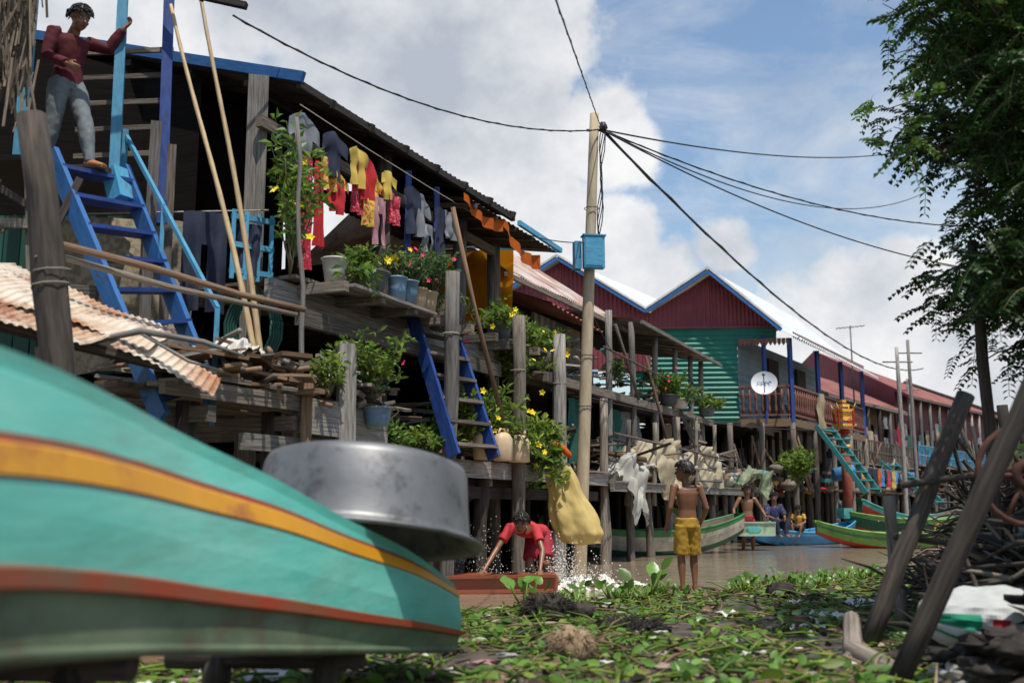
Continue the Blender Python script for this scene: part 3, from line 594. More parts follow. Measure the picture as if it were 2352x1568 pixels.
for kx in (-.14,-.05,.05,.14):
    pts=[D+xr*(kx+.035*math.cos(t*.9))+ur*(.05*math.sin(t*.9)+.02) for t in range(6)]
    pts=[p-ax*(.075-.92*((p-D).dot(xr)**2+(p-D).dot(ur)**2)) for p in pts]
    m.tube(pts,.008,logo,5)
m.build('satellite_dish')
stair('teal_staircase',(8.0,26.2,2.95),(8.6,26.9,2.95),(8.9,25.3,1.2),(9.5,26.0,1.2),8,tealp,tealp,.12,.05)
m=M()
def pl(c0,c1,c2,c3,z_,n,mt):
    c0,c1,c2,c3=map(V,(c0,c1,c2,c3))
    for i in range(n):
        a=c0.lerp(c3,(i+.5)/n);b_=c1.lerp(c2,(i+.5)/n); wd=(c3-c0).length/n*.94; m.beam(a+Z*z_,b_+Z*z_,wd,.04,mt)
pl((4.6,23.6,0),(9.6,32,0),(8.2,33,0),(3.6,24.2,0),1.25,12,wood)
pl((8.6,27.5,0),(22,50,0),(20.5,51,0),(7.4,28.4,0),1.3,10,wood)
for i in range(30):
    t=i/29; q=V((4.8,23.7,0)).lerp(V((22,50,0)),t); m.post(q-Z*.5,q+V((R(-.1,.1),0,R(1.2,2.6 if i%3==0 else 1.3))),.08,woodg if i%2 else wood)
m.beam((4.6,23.55,1.18),(9.6,31.9,1.18),.06,.13,woodg)
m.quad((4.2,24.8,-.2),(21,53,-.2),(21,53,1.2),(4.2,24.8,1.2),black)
m.build('boardwalk')
random.seed(21)
m=M()
cm=[tblue,redc,yelc,plastic,tealp,woodb,wood,orange2,tarpw,greyc,pinkc,tanc,woodd,woodd,wood,woodb]
for i in range(400):
    t=random.random()**1.3; q=V((5.6,25.2,0)).lerp(V((19,46,0)),t)+V((R(-1.2,1.0),R(-.8,.8),1.3+R(0,.5)*(1+t)))
    k=random.random(); s_=R(.06,.22)*(1+t*.5)
    if k<.35: m.ell(q,(s_,s_,s_*.6),random.choice(cm),8,6,ns=.7)
    elif k<.7: m.box(q,(s_*2.2,s_*.5,s_*.5),random.choice(cm+[wood,woodb]*4),R(0,3))
    else: m.tube([q,q+V((R(-.4,.4),R(-.3,.3),R(.2,1.0)))],.025,random.choice([wood,woodb,woodg]),5)
m.build('household_clutter')
m=M()
for i in range(22):
    t=i/22; q=V((9.3,27.8,2.0)).lerp(V((15,37.5,2.0)),t); garment(m,q,R(.3,.5),R(.3,.6),(.55,.83,0),random.choice([redc,redp,yelc,navyc,navyc,greyc,orange2,tblue,pinkc,yelp]),random.choice(['cloth','shirt']))
m.tube([(9.1,27.5,2.02),(15.2,38,2.02)],.012,rope,4); m.build('hanging_laundry')
m=M(); a=V((9.35,28.3,1.78)); m.tube([a-V((.30,0,.06)),a-V((.28,0,.06)),a+V((.28,0,.06)),a+V((.30,0,.06))],[.13,.19,.19,.13],tblue,16); m.build('blue_barrel')
m=M(); garment(m,P1+AX*.30+V((.1,-.1,3.95)),.6,1.0,AX,cl('net_straw',(.5,.42,.28),(.35,.28,.18),sc=25),'cloth',.06); m.build('draped_net')
SH=V((9.0,27.0,0)); m=M()
m.tube([SH+Z*z_ for z_ in (.2,1.0,1.05,2.3,2.35,2.95)],[.10,.10,.13,.13,.10,.10],mat('spirit_red',(.3,.06,.04),(.4,.12,.08),.6,8,rndamt=.1),10)
gold=mat('spirit_gold',(.75,.5,.08),(.6,.1,.05),.5,30,rndamt=.15,co='Object',lo=.5,hi=.55)
for k,(w_,z_) in enumerate(((.34,2.95),(.46,3.02),(.3,3.3),(.40,3.42),(.22,3.56),(.12,3.68))): m.box(SH+Z*z_,(w_,w_,.07 if k!=2 else .3),gold,.4)
for z_ in (2.4,2.6,2.8): m.tube([SH+Z*z_,SH+Z*(z_+.06),SH+Z*(z_+.1)],[.12,.17,.11],[gold,tealp,redc][int(z_*5)%3],12)
for dx,dy in ((-.2,-.2),(.2,-.2),(.2,.2),(-.2,.2)): m.beam(SH+V((dx,dy,3.0)),SH+V((dx,dy,3.42)),.04,.04,redc); m.tube([SH+V((dx,dy,3.44)),SH+V((dx*1.3,dy*1.3,3.62))],[.03,.005],gold,6)
m.build('spirit_house')
# ================================================================ FAR HOUSES
def stilt_house(name,e0,e1,r0,r1,fl,roofm,wallm,seed=1,rl=wood):
    random.seed(seed)
    P=empty(name); e0,e1,r0,r1=map(V,(e0,e1,r0,r1)); m=M()
    m.corr(e0,e1,r1,r0,roofm,.22,.03,rows=3); 
    b0=r0+(r0-e0)*1.0; b1=r1+(r1-e1)*1.0; b0.z=e0.z;b1.z=e1.z; m.corr(b0,b1,r1,r0,roofm,.22,.03)
    m.beam(e0-Z*.06,e1-Z*.06,.05,.1,wood); m.beam(e0-Z*.03,r0-Z*.03,.05,.12,wallm); m.beam(e1-Z*.03,r1-Z*.03,.05,.12,wallm); m.build('roof',P)
    ud=(e1-e0); ln=ud.length; ud.normalize(); inn=(r0-e0); inn.z=0; inn.normalize()
    m=M(); w0=e0+inn*.9; w1=e1+inn*.9
    def at(p,z_): return V((p.x,p.y,z_))
    m.corr(at(w0,fl),at(w1,fl),at(w1,e0.z+.3),at(w0,e0.z+.3),wallm,.2,.015)
    m.add([at(w0,fl),at(b0,fl),at(b0,e0.z),at(r0,r0.z-.05),at(w0,e0.z+.3)],[(0,1,2,3,4)],wallm); m.add([at(w1,fl),at(b1,fl),at(b1,e0.z),at(r1,r1.z-.05),at(w1,e0.z+.3)],[(0,1,2,3,4)],wallm)
    k=1.5
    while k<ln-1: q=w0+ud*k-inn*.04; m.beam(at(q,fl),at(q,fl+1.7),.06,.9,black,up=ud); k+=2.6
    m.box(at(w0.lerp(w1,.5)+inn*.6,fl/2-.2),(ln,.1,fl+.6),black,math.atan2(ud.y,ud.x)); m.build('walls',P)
    m=M(); 
    for i in range(6): q=inn*(i*.25-.4); m.beam(at(e0+q,fl),at(e1+q,fl),.24,.06,wood)
    k=.3
    while k<ln: q=e0+ud*k+inn*.1; m.post(at(q,-.5),at(q,e0.z),.08,woodg if R(0,1)<.6 else woodd); m.beam(at(q-inn*.4,fl),at(q-inn*.4,fl+.9),.04,.05,rl); k+=1.5
    for z_ in (.45,.85): m.beam(at(e0-inn*.4,fl+z_),at(e1-inn*.4,fl+z_),.04,.05,rl)
    k=0
    while k<ln: q=e0+ud*k-inn*.4; m.beam(at(q,fl+.05),at(q,fl+.85),.02,.03,rl); k+=.22
    for k in range(26):
        q=e0+ud*R(0,ln)+inn*R(-.3,.6); garment(m,at(q,fl+R(1.1,2.0)),R(.3,.7),R(.3,.9),ud,random.choice([greyc,navyc,redc,tanc,pinkc,net,tarpw,greyc]))
    for k in range(60):
        q=e0+ud*R(0,ln)-inn*R(-.4,1.2); p=at(q,R(.9,fl)); m.tube([p,p+V((R(-.5,.5),R(-.5,.5),R(-.3,1.0)))],.03,random.choice([wood,woodb,woodg]),5)
    m.build('veranda',P)
stilt_house('red_roofed_stilt_house',(10.5,33,4.55),(16.5,41.5,4.65),(9,38,6.6),(15,46.5,6.6),2.3,rustred,woodb,seed=3)
stilt_house('red_roofed_stilt_house',(17,42.5,5.5),(27.5,56,5.7),(15,49,8.4),(25,63,8.4),2.5,rustred,maroon,seed=4,rl=lblue)
stilt_house('rust_roofed_house',(28,57,6.0),(38,74,6.0),(25,63,8.6),(35,80,8.6),2.6,rustred,wood,seed=5)
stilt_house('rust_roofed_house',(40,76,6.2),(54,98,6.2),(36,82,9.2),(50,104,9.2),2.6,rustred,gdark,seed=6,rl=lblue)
stair('teal_staircase',(13.2,36.0,2.4),(14.0,36.8,2.4),(14.6,34.6,.9),(15.2,35.4,.9),7,tealp,tealp,.14,.05)
random.seed(9)
for x,y,zt in ((14.9,37,7.0),(12.9,33,6.1),(17.6,44,6.4)):
    m=M(); m.post((x,y,-.5),(x,y,zt),.08,woodg,.06); m.tube([(x-.5,y,zt-.5),(x+.5,y,zt-.5)],.025,wood,6); m.build('utility_pole')
m=M(); q=V((11.9,34.5,5.6)); m.tube([q-Z*1.2,q+Z*1.5],.025,tubg,6); m.tube([q+V((-.5,0,1.4)),q+V((.5,0,1.5))],.012,tubg,5)
for k in range(7): m.tube([q+V((-.45+k*.15,-.2,1.4+.015*k)),q+V((-.45+k*.15,.2,1.4+.015*k))],.008,tubg,4)
m.build('tv_antenna')
def crown(m,c,r,n,lf,mt1,mt2):
    for i in range(n):
        d=V((R(-1,1),R(-1,1),R(-1,1)))
        if d.length>1: continue
        q=1+.5*noise.noise(d*2+V(c)); p=V(c)+V((d.x*r[0]*q,d.y*r[1]*q,d.z*r[2]*q))
        m.leaf(p,V((R(-1,1),R(-1,1),R(-1,.6))),lf*R(.6,1.3),lf*.6,mt1 if noise.noise(p*1.3)>0 else mt2)
m=M()
for i in range(26):
    x=R(20,90);y=R(90,120); m.tube([(x,y,0),(x,y,5)],[.3,.15],woodd,6); crown(m,(x,y,R(5,6.5)),(4,4,2.6),420,.9,leafD,leafM)
m.build('distant_trees')
# ================================================================ BOATS
def boat(name,c,rz,Ln,wd,hh,outer,strip,inner,rise=.35):
    P=empty(name); c=V(c); d=V((math.cos(rz),math.sin(rz),0)); e=V((-d.y,d.x,0)); ns_=24
    prof=[(1,1),(.97,.80),(.93,.62),(.80,.25),(.62,.0),(0,-.04)]
    rows=[]
    for i in range(ns_+1):
        u=i/ns_*2-1; w_=wd/2*(1-abs(u)**2.6*.72); z0=rise*abs(u)**2.4; hh_=hh*(1-.25*abs(u)**3)
        rows.append([(d*u*Ln/2,w_,z0+hh_*pz,px) for px,pz in prof])
    m=M()
    for sg in (1,-1):
        for k in range(len(prof)-1):
            mt_=strip if k==0 else outer[min(k-1,len(outer)-1)]
            for ins in (0,1):
                vs=[];th=.025*ins
                for r_ in rows:
                    for kk in (k,k+1):
                        b_,w_,z_,px=r_[kk]; vs.append(c+b_*(1-.01*ins)+e*sg*max(0,(w_*px-th))+Z*(z_+th*(1 if kk>3 else 0)))
                fs=[(2*i,2*i+1,2*i+3,2*i+2) for i in range(ns_)]
                m.add(vs,fs,inner if ins else mt_,rnd=.5,smooth=True)
        g=[c+r_[0][0]+e*sg*(r_[0][1]-.01)+Z*(r_[0][2]+.01) for r_ in rows]; m.tube(g,.022,strip,6,rnd=.5)
    for i in (0,ns_):
        b_,w_,z_,_=rows[i][0]; zb_=rows[i][4][2]; 
        m.beam(c+b_-e*w_+Z*z_,c+b_+e*w_+Z*z_,.08,.05,strip)
        m.add([c+b_-e*w_+Z*z_,c+b_+e*w_+Z*z_,c+b_+e*w_*.62+Z*zb_,c+b_-e*w_*.62+Z*zb_],[(0,1,2,3)],outer[0],rnd=.5)
    m.build('hull',P); m=M()
    for u in (-.6,-.25,.15,.5):
        w_=wd/2*(1-abs(u)**2.6*.72)*.93; q=c+d*u*Ln/2+Z*(rise*abs(u)**2.4+hh*.78); m.beam(q-e*w_,q+e*w_,.18,.03,inner)
    m.build('seats',P)
    return P
def pnt(n,c,c2=None): return mat(n,c,c2 or tuple(x*.6 for x in c),.5,3,.1,co='Object',rndamt=.05,dirt=((.10,.08,.06),5,.54,.68,(1,1,1)))
pg=pnt('boat_green',(.05,.22,.06)); pdg=pnt('boat_darkgreen',(.015,.10,.05)); pw=pnt('boat_cream',(.50,.46,.36)); pb=pnt('boat_blue',(.04,.24,.5)); pr=pnt('boat_red',(.45,.04,.02)); py_=pnt('boat_yellow',(.65,.42,.03)); pt=pnt('boat_teal',(.08,.38,.33)); plg=pnt('boat_limegreen',(.18,.36,.08)); wbi=pnt('boat_inner',(.22,.17,.12))
boat('wooden_boat',(2.45,19.0,-.04),.40,4.4,1.1,.46,[pw,pw,pdg],pg,wbi,.42)
boat('wooden_boat',(4.4,23.4,-.02),.9,3.2,.9,.4,[pg,pw],plg,wbi,.6)
boat('blue_boat',(6.7,23.6,-.07),.55,3.6,.95,.34,[pb,pb],lblue,pb,.32)
boat('green_boat',(8.4,21.8,-.07),-.12,3.6,1.0,.36,[pg,plg,pr],plg,wbi,.35)
boat('green_boat',(9.9,24.4,.05),-.15,3.4,1.1,.5,[pdg,pdg,pr],plg,pw,.3)
boat('wooden_boat',(11.3,28.0,.1),.2,3.6,1.1,.45,[pt,pr],pt,wbi,.6)
cu=bpy.data.curves.new('boat_lettering','FONT'); cu.body='C'; cu.size=.42; cu.extrude=.006
to=bpy.data.objects.new('boat_lettering',cu); scn.collection.objects.link(to); to.location=(9.9,23.80,.20); to.rotation_euler=(math.radians(90),0,-.15); cu.materials.append(py_)
m=M(); q=V((8.1,24.6,.7)); m.box(q,(.3,.25,.25),pt,.5); m.tube([q,q+V((.6,.3,-.5))],.03,tubg,6); m.tube([q+V((-.1,0,.12)),q+V((-.1,0,.3))],.05,tubg,8); m.build('boat_engine')
# ================================================================ FOREGROUND UPTURNED BOAT
hullt=mat('hull_turquoise',(.07,.36,.29),(.20,.50,.41),.38,1.0,.12,co='Object',st=(2.5,.6,3.5),c3=(.11,.44,.355),rndamt=.05,bscale=9,lo=.3,hi=.72,dirt=((.12,.27,.20),2.2,.50,.78,(2,.5,3)))
hulld=mat('hull_green_dark',(.06,.10,.055),(.15,.19,.11),.6,2.2,.2,co='Object',st=(2,.7,2),rndamt=.05,dirt=((.10,.07,.04),4,.5,.65,(1,.5,1)))
hully=mat('hull_yellow',(.68,.31,.01),(.56,.24,.012),.45,2,.1,co='Object',rndamt=.03,dirt=((.35,.10,.03),5,.56,.68,(1,.5,1))); hullr=mat('hull_red',(.32,.04,.012),(.22,.07,.03),.5,3,.15,co='Object',rndamt=.03,dirt=((.16,.10,.06),5,.52,.66,(1,.4,1)))
hullb=mat('hull_bottom',(.05,.11,.06),(.26,.32,.20),.6,4,.2,co='Object',st=(3,.6,3),rndamt=.05)
st_=[(5.02,-.27,.25,.56),(4.5,-.43,.32,.75),(4.0,-.60,.39,.90),(3.5,-.74,.46,1.05),(3.0,-.86,.53,1.16),(2.6,-.90,.585,1.225),(2.2,-.915,.635,1.265),(1.8,-.91,.68,1.275),(1.3,-.89,.71,1.27),(.6,-.87,.72,1.25),(-.2,-.95,.66,1.15),(-.9,-1.15,.50,.82)]
S=[]
for i in range(len(st_)-1):
    p0=st_[max(0,i-1)];p1=st_[i];p2=st_[i+1];p3=st_[min(len(st_)-1,i+2)]
    for k in range(5):
        t=k/5; S.append(tuple(.5*((2*p1[j])+(-p0[j]+p2[j])*t+(2*p0[j]-5*p1[j]+4*p2[j]-p3[j])*t*t+(-p0[j]+3*p1[j]-3*p2[j]+p3[j])*t**3) for j in range(4)))
S.append(st_[-1])
FB=empty('upturned_boat'); m=M()
def sec(q):
    Y,X,zg,zt=q; h=zt-zg; f=max(0,min(1,(5-Y)/3.2)); a=.86-.24*f
    cx=-.58-.30*(5-Y) if Y>1.2 else -1.72
    hw=max(.2,X-cx); ins=.015+.115*ss((5.05-Y)/2.2)
    vv=[0,.10,.195,.205,.265,.275,.45,a-.12,a-.085,a-.075,a+.02,a+.03,a+.06,.90,.91,.985]
    vv[13]=max(vv[12]+.01,.90);vv[14]=vv[13]+.012
    out=[0,0,0,.022,.022,0,0,0,0,.006,.006,0,0,0,-.012,0]
    pts=[]
    for v_,o_ in zip(vv,out):
        v_=min(v_,.985); bul=.03*math.sin(v_*3.14)
        pts.append(V((X-ins*v_+bul+o_,Y+.02*v_,zg+h*v_)))
    pts.append(V((X-ins-.03,Y,zg+h*1.0))); pts.append(V((cx+hw*.35,Y,zg+h*1.035))); pts.append(V((cx,Y,zg+h*1.045)))
    far=[V((2*cx-p.x,p.y,p.z)) for p in reversed(pts[:-1])]
    return pts+far
SS=[sec(q) for q in S]; npf=len(SS[0])
mm=[hulld,hulld,hullr,hullr,hullr,hullt,hullt,hullt,hullr,hully,hully,hullr,hullt,hullt,hullt,hullt,hullb,hullb]
for k in range(npf-1):
    kk=k if k<18 else npf-2-k
    vs=[];
    for r_ in SS: vs+= [r_[k],r_[k+1]]
    m.add(vs,[(2*i,2*i+1,2*i+3,2*i+2) for i in range(len(SS)-1)],mm[kk],rnd=.5,smooth=True)
for k in range(npf-1):
    vs=[]
    for r_ in SS:
        cx=(r_[0].x+r_[-1].x)/2
        for kk in (k,k+1): p=r_[kk]; vs.append(V((cx+(p.x-cx)*.94,p.y,p.z-.03 if 3<kk<npf-4 else p.z)))
    m.add(vs,[(2*i,2*i+1,2*i+3,2*i+2) for i in range(len(SS)-1)],hulld,rnd=.5,smooth=True)
for idx in (0,-1):
    r_=SS[idx]; m.add([p for p in r_],[tuple(range(npf))],hullt,rnd=.5)
    m.beam(r_[0]+V((0,.02,.03)),r_[-1]+V((0,.02,.03)),.06,.06,hullr)
m.tube([r_[0]+V((-.01,0,0)) for r_ in SS],.018,hulld,6,rnd=.5)
m.build('hull',FB)
m=M()
for y_,x0,x1,zz in ((4.2,-1.2,-.6,.33),(2.6,-1.7,-.95,.55),(1.0,-2.4,-.95,.68)): m.tube([(x0-.2,y_,zz),(x1,y_,zz)],.045,woodd,8); m.post((x0,y_,-.1),(x0,y_,zz),.06,woodd); m.post((x1-.15,y_,-.1),(x1-.15,y_,zz),.06,woodd)
m.build('boat_trestle')
# ================================================================ ALUMINIUM BASIN
alu=mat('aluminium',(.22,.22,.22),(.12,.12,.12),.48,2.2,.15,metal=.55,co='Object',rndamt=.03,bscale=6,lo=.3,hi=.75,dirt=((.06,.055,.05),5,.53,.66,(1,1,1)))
m=M(); bc=V((-.70,4.75,.94)); ez=V((.05,.20,1)).normalized(); ex=V((1,0,-.05)).normalized(); ex=(ex-ez*ex.dot(ez)).normalized(); ey=ez.cross(ex)
prof=[(.0,.20),(.30,.203),(.44,.198),(.475,.185),(.49,.15),(.505,0),(.52,-.12),(.53,-.15),(.575,-.155),(.59,-.165),(.575,-.18)]
inn=[(.515,-.145),(.49,0),(.475,.14),(.45,.175),(.30,.185),(0,.185)]
allp=prof+inn; vs=[]; nn=72
for r_,z_ in allp:
    for j in range(nn):
        t=6.28318*j/nn; dn=1+.008*math.sin(t*3)+.006*noise.noise(V((math.cos(t)*3,math.sin(t)*3,z_*9))); vs.append(bc+ex*r_*.98*dn*math.cos(t)+ey*r_*.98*dn*math.sin(t)+ez*z_*1.0)
fs=[(i*nn+j,i*nn+(j+1)%nn,(i+1)*nn+(j+1)%nn,(i+1)*nn+j) for i in range(len(allp)-1) for j in range(nn)]
m.add(vs,fs,alu,rnd=.5,smooth=True); m.build('aluminium_basin')
# ================================================================ SHORE LITTER
random.seed(31)
def hleaf(m,p,d,l,w_,mt_):
    d=V(d).normalized(); n=V((R(-.6,.6),R(-.9,.3),R(.3,1))); a=d.cross(n).normalized(); u=a.cross(d); p=V(p)
    prof=[(0,.12),(.2,.42),(.5,.5),(.8,.33),(1,.02)]; vs=[]
    for t,q in prof: vs+=[p+d*l*t-a*w_*q+u*w_*(.22*q-.15*t*t),p+d*l*t-u*w_*.15*t*t,p+d*l*t+a*w_*q+u*w_*(.22*q-.15*t*t)]
    fs=[]
    for i in range(4): fs+=[(3*i,3*i+1,3*i+4,3*i+3),(3*i+1,3*i+2,3*i+5,3*i+4)]
    m.add(vs,fs,mt_,None,None,True)
m=M(); cnt=0
while cnt<8200:
    y=R(3.6,13.5); x=R(-.6*y,.42*y)
    if y>shore(x)+R(-.4,.05): continue
    if x<.7 and y>9.6: continue
    dn=noise.noise(V((x*1.3,y*1.3,7)))+.5*noise.noise(V((x*3.5,y*3.5,2)))
    if dn<R(-.35,.30)-.05: continue
    cnt+=1; z_=gh(x,y)+R(.0,.06); k=random.random(); a=R(0,6.28); d=V((math.cos(a),math.sin(a),R(-.2,.35)))
    if k<.34: hleaf(m,(x,y,z_),d,R(.05,.13),R(.03,.075),random.choice([leafH,leafH,leafM,leafY]))
    elif k<.62: m.tube([(x,y,z_),V((x,y,z_))+d*R(.08,.16)+Z*.01,V((x,y,z_))+d*R(.18,.3)+V((R(-.04,.04),R(-.04,.04),-.005))],[.008,.007,.003],random.choice([leafY,leafY,leafM,leafB]),5)
    else: m.leaf((x,y,z_),d,R(.03,.12),R(.02,.07),random.choice([leafB,leafB,woodb,woodd,leafY]))
m.build('water_hyacinth_litter')
m=M()
def hya(x,y,n,h):
    z_=gh(x,y)
    for i in range(n):
        a=R(0,6.28); r_=R(.03,.16)*h/.25; tip=V((x+math.cos(a)*r_,y+math.sin(a)*r_,max(z_,0)+h*R(.5,1)))
        m.tube([(x,y,z_),V((x,y,z_)).lerp(tip,.5)+V((math.cos(a)*.02,math.sin(a)*.02,.02)),tip],[.011,.009,.005],leafY,5)
        s_=max(.5,h/.25)
        hleaf(m,tip,V((math.cos(a),math.sin(a),R(.2,1.6))),R(.08,.13)*s_,R(.07,.11)*s_,leafH)
for i in range(150):
    x=R(.3,5.0); y=shore(x)-abs(random.gauss(0,.5))-.10
    if abs(x-1.96)<.35 and y>10.0: continue
    hya(x,y,random.randint(3,5),R(.06,.16))
for x,y,h in ((.10,9.0,.30),(.17,9.15,.24),(1.28,9.6,.34),(.95,9.5,.24),(.60,9.3,.20),(2.35,10.5,.2),(2.9,11.0,.2)): hya(x,y,5,h)
for i in range(50):
    y=R(4.5,8); x=R(-.2,.33)*y; hya(x,y,3,R(.05,.11))
m.build('water_hyacinth')
trash=[plastic,plastic,pinkc,tarpw,tarpw,tarpg,woodb]
m=M()
for i in range(240):
    y=R(4.2,12); x=R(-.1,.42)*y if i%5 else R(-.5,-.2)*y
    if y>shore(x)-.1: continue
    z_=gh(x,y)+.03; s_=R(.015,.045); m.ell((x,y,z_),(s_*R(.8,2.2),s_,s_*.35),random.choice(trash),8,6,ns=1.6,nf=2.5,rnd=R(.0,.4))
for (x,y,s_) in ((2.35,7.6,.13),(2.0,7.0,.11),(2.6,9.2,.12),(-1.55,4.75,.16),(-1.2,5.2,.12),(1.75,8.2,.10),(3.0,8.7,.14)):
    o=R(0,9)
    m.sheet(lambda u,v:V((x+(u-.5)*2*s_,y+(v-.5)*1.6*s_,gh(x,y)+.04+.35*s_*noise.noise(V((u*4+o,v*4,o)))+.2*s_*noise.noise(V((u*11,v*11,o))))),14,14,plastic,rnd=.4)
m.build('plastic_litter')
clutter_l=M()
for i in range(260):
    y=R(4.2,11.5); x=R(-.45,.45)*y
    if y>shore(x): continue
    a=R(0,3.14); l=R(.06,.35); z_=gh(x,y)+.02; d=V((math.cos(a),math.sin(a),R(-.05,.15)))
    clutter_l.tube([(x,y,z_),V((x,y,z_))+d*l*.5+V((R(-.03,.03),R(-.03,.03),.01)),V((x,y,z_))+d*l],[.012,.01,.004],random.choice([woodb,woodd,wood]),5)
clutter_l.build('driftwood')
def lump(name,c,r,mt_,ns_=.25,hair=0,hm=None):
    m=M(); m.ell(c,r,mt_,22,14,ns=ns_,nf=4)
    for i in range(hair):
        d=V((R(-1,1),R(-1,1),R(-.2,1))).normalized(); p=V(c)+V((d.x*r[0],d.y*r[1],d.z*r[2]))*.9
        m.tube([p,p+d*r[0]*.25+V((R(-1,1),R(-1,1),R(-1,0)))*r[0]*.2,p+d*r[0]*.35+V((R(-1,1),R(-1,1),R(-1.5,0)))*r[0]*.4],[.004,.003,.001],hm or mt_,3)
    m.build(name)
husk=mat('coconut_husk',(.17,.11,.06),(.32,.23,.14),.95,9,.7,co='Object',st=(3,3,.6))
lump('coconut_husk',(.33,5.75,gh(.33,5.75)+.08),(.14,.12,.11),husk,.25,160)
dk=mat('root_clump_black',(.012,.009,.007),(.04,.03,.02),.8,12,.8,co='Object')
lump('root_clump',(.28,8.0,.13),(.20,.15,.11),dk,.6,300); lump('root_clump',(.85,7.3,.08),(.24,.2,.05),dk,.6,200); lump('stone',(2.6,9.9,.1),(.14,.12,.09),dk,.3); lump('stone',(.55,8.1,.1),(.11,.1,.08),dk,.3)
m=M(); m.tube([(1.95,5.9,.3),(1.85,5.6,.16),(1.9,5.0,.12)],[.045,.06,.05],wood,8); m.tube([(1.85,5.6,.14),(1.6,5.2,.1)],[.04,.02],wood,7); m.build('driftwood_log')
m=M(); m.tube([(-3.3,5.1,.12),(-2.4,5.3,.12),(-1.7,5.6,.11)],[.07,.06,.03],woodb,9); m.build('driftwood_log')
# ================================================================ RIGHT BANK
random.seed(41)
m=M()
m.post((1.74,4.75,.1),(2.62,4.5,1.95),.05,woodd,.045,12); m.build('leaning_post')
m=M(); m.post((2.05,6.0,.1),(2.75,6.0,1.6),.055,woodd,.05,12); m.build('leaning_post')
m=M(); m.post((2.66,7.0,.1),(2.62,7.0,1.0),.045,wood,.04); m.build('wooden_post')
m=M(); m.post((3.42,7.1,.2),(3.38,7.1,2.85),.042,woodd,.035); m.build('wooden_post')
m=M(); m.post((3.2,5.9,.2),(3.45,5.8,1.7),.05,woodd); m.tube([(2.3,5.95,1.05),(3.6,5.6,1.25)],.02,woodd,7); m.tube([(2.3,6.1,.75),(3.6,6.4,.6)],.02,woodd,7); m.build('post_frame')
m=M()
for i in range(620):
    y=R(5.6,13.5); x=.405*y+abs(random.gauss(0,.75))+.05
    z_=gh(x,y)+R(0,.55)*min(1,(x-.4*y)*1.3); a=R(0,3.14); l=R(.2,.8); d=V((math.cos(a),math.sin(a),R(-.5,.5)))*l; p=V((x,y,z_))
    m.tube([p,p+d*.35+V((R(-1,1),R(-1,1),R(-1,1)))*.12*l,p+d*.7+V((R(-1,1),R(-1,1),R(-1,1)))*.12*l,p+d],[.018,.015,.010,.004],random.choice([woodd,woodd,woodd,woodd,wood,woodb]),6)
m.build('driftwood_heap')
m=M()
for i in range(300):
    y=R(4.6,13); x=.40*y+abs(random.gauss(0,.75))+.05; z_=gh(x,y)+R(0,.35)*min(1,(x-.4*y)*1.2); s_=R(.03,.13)
    m.ell((x,y,z_),(s_*R(.8,1.8),s_,s_*.55),random.choice([dk,dk,dk,woodd,woodd,mud,woodb,tarpg]),12,9,ns=1.5,nf=2.5,rnd=R(0,.4))
m.build('rubbish_heap')
sackw=cl('sack_white',(.62,.63,.60),(.5,.5,.48),sc=5); sackg=cl('sack_green',(.02,.25,.14),(.03,.32,.18))
m=M(); sc_=V((2.62,5.35,.32))
def fs_(u,v):
    a=u*6.2832; x=(v-.5)*2; r_=(1-abs(x)**3)**.5
    q=1+.22*noise.noise(V((math.cos(a)*1.6,math.sin(a)*1.6,x*2.5)))+.09*noise.noise(V((math.cos(a)*5,math.sin(a)*5,x*7)))
    return sc_+V((x*.50,math.cos(a)*.22*r_*q,math.sin(a)*.17*r_*q-.05*x))
vs=[];nu,nv=60,60
for j in range(nv+1):
    for i in range(nu+1): vs.append(fs_(i/nu,j/nv))
for j in range(nv):
    for i in range(nu):
        u=i/nu;v_=j/nv; gband=(.44<u<.53 and (v_<.22 or v_>.42)) or (.58<u<.61)
        dsk=((u-.485)/.035)**2+((v_-.32)/.045)**2
        f=[j*(nu+1)+i,j*(nu+1)+i+1,(j+1)*(nu+1)+i+1,(j+1)*(nu+1)+i]
        m.add([vs[k] for k in f],[(0,1,2,3)],redc if dsk<1 else sackg if gband else sackw,rnd=.5,smooth=True)
m.build('printed_sack')
m=M(); wc=V((2.82,5.5,1.10)); rw=mat('rust_iron',(.06,.02,.012),(.11,.045,.025),.85,8,.3,co='Object')
for rr,tt in ((.27,.018),(.06,.03)): m.tube([wc+V((math.cos(i*.2618)*rr,.0,math.sin(i*.2618)*rr)) for i in range(25)],tt,rw,7)
for i in range(6): m.tube([wc,wc+V((math.cos(i*1.047)*.27,0,math.sin(i*1.047)*.27))],.012,rw,6)
m.tube([wc+V((0,-.05,0)),wc+V((0,.5,0))],.02,rw,7); m.beam(wc+V((.1,.3,0)),wc+V((.5,.2,-.9)),.08,.08,woodd)
m.build('cart_wheel')
m=M()
for i in range(8):
    y=9+i*2.2; x=.54*y+R(0,.6); crown(m,(x,y,R(.9,1.3)),(.8,.9,.7),500,.14,leafD,leafM)
m.build('bank_shrubs')
m=M()
for k,(x,y) in enumerate(((4.9,9.8),(6.0,12),(7.2,14.2),(8.6,17))): m.post((x,y,.2),(x+R(-.3,.3),y,R(1.9,2.4)),.06,woodd)
m.tube([(4.9,9.8,1.6),(7.2,14.2,1.9),(8.6,17,2.0)],.03,woodd,7)
for k in range(22): m.tube([(R(4,5),R(9.0,9.8),R(.3,.8)),(R(4.1,5.2),R(9,9.8),R(1.0,2.0))],.02,woodd,5)
m.build('post_frame')
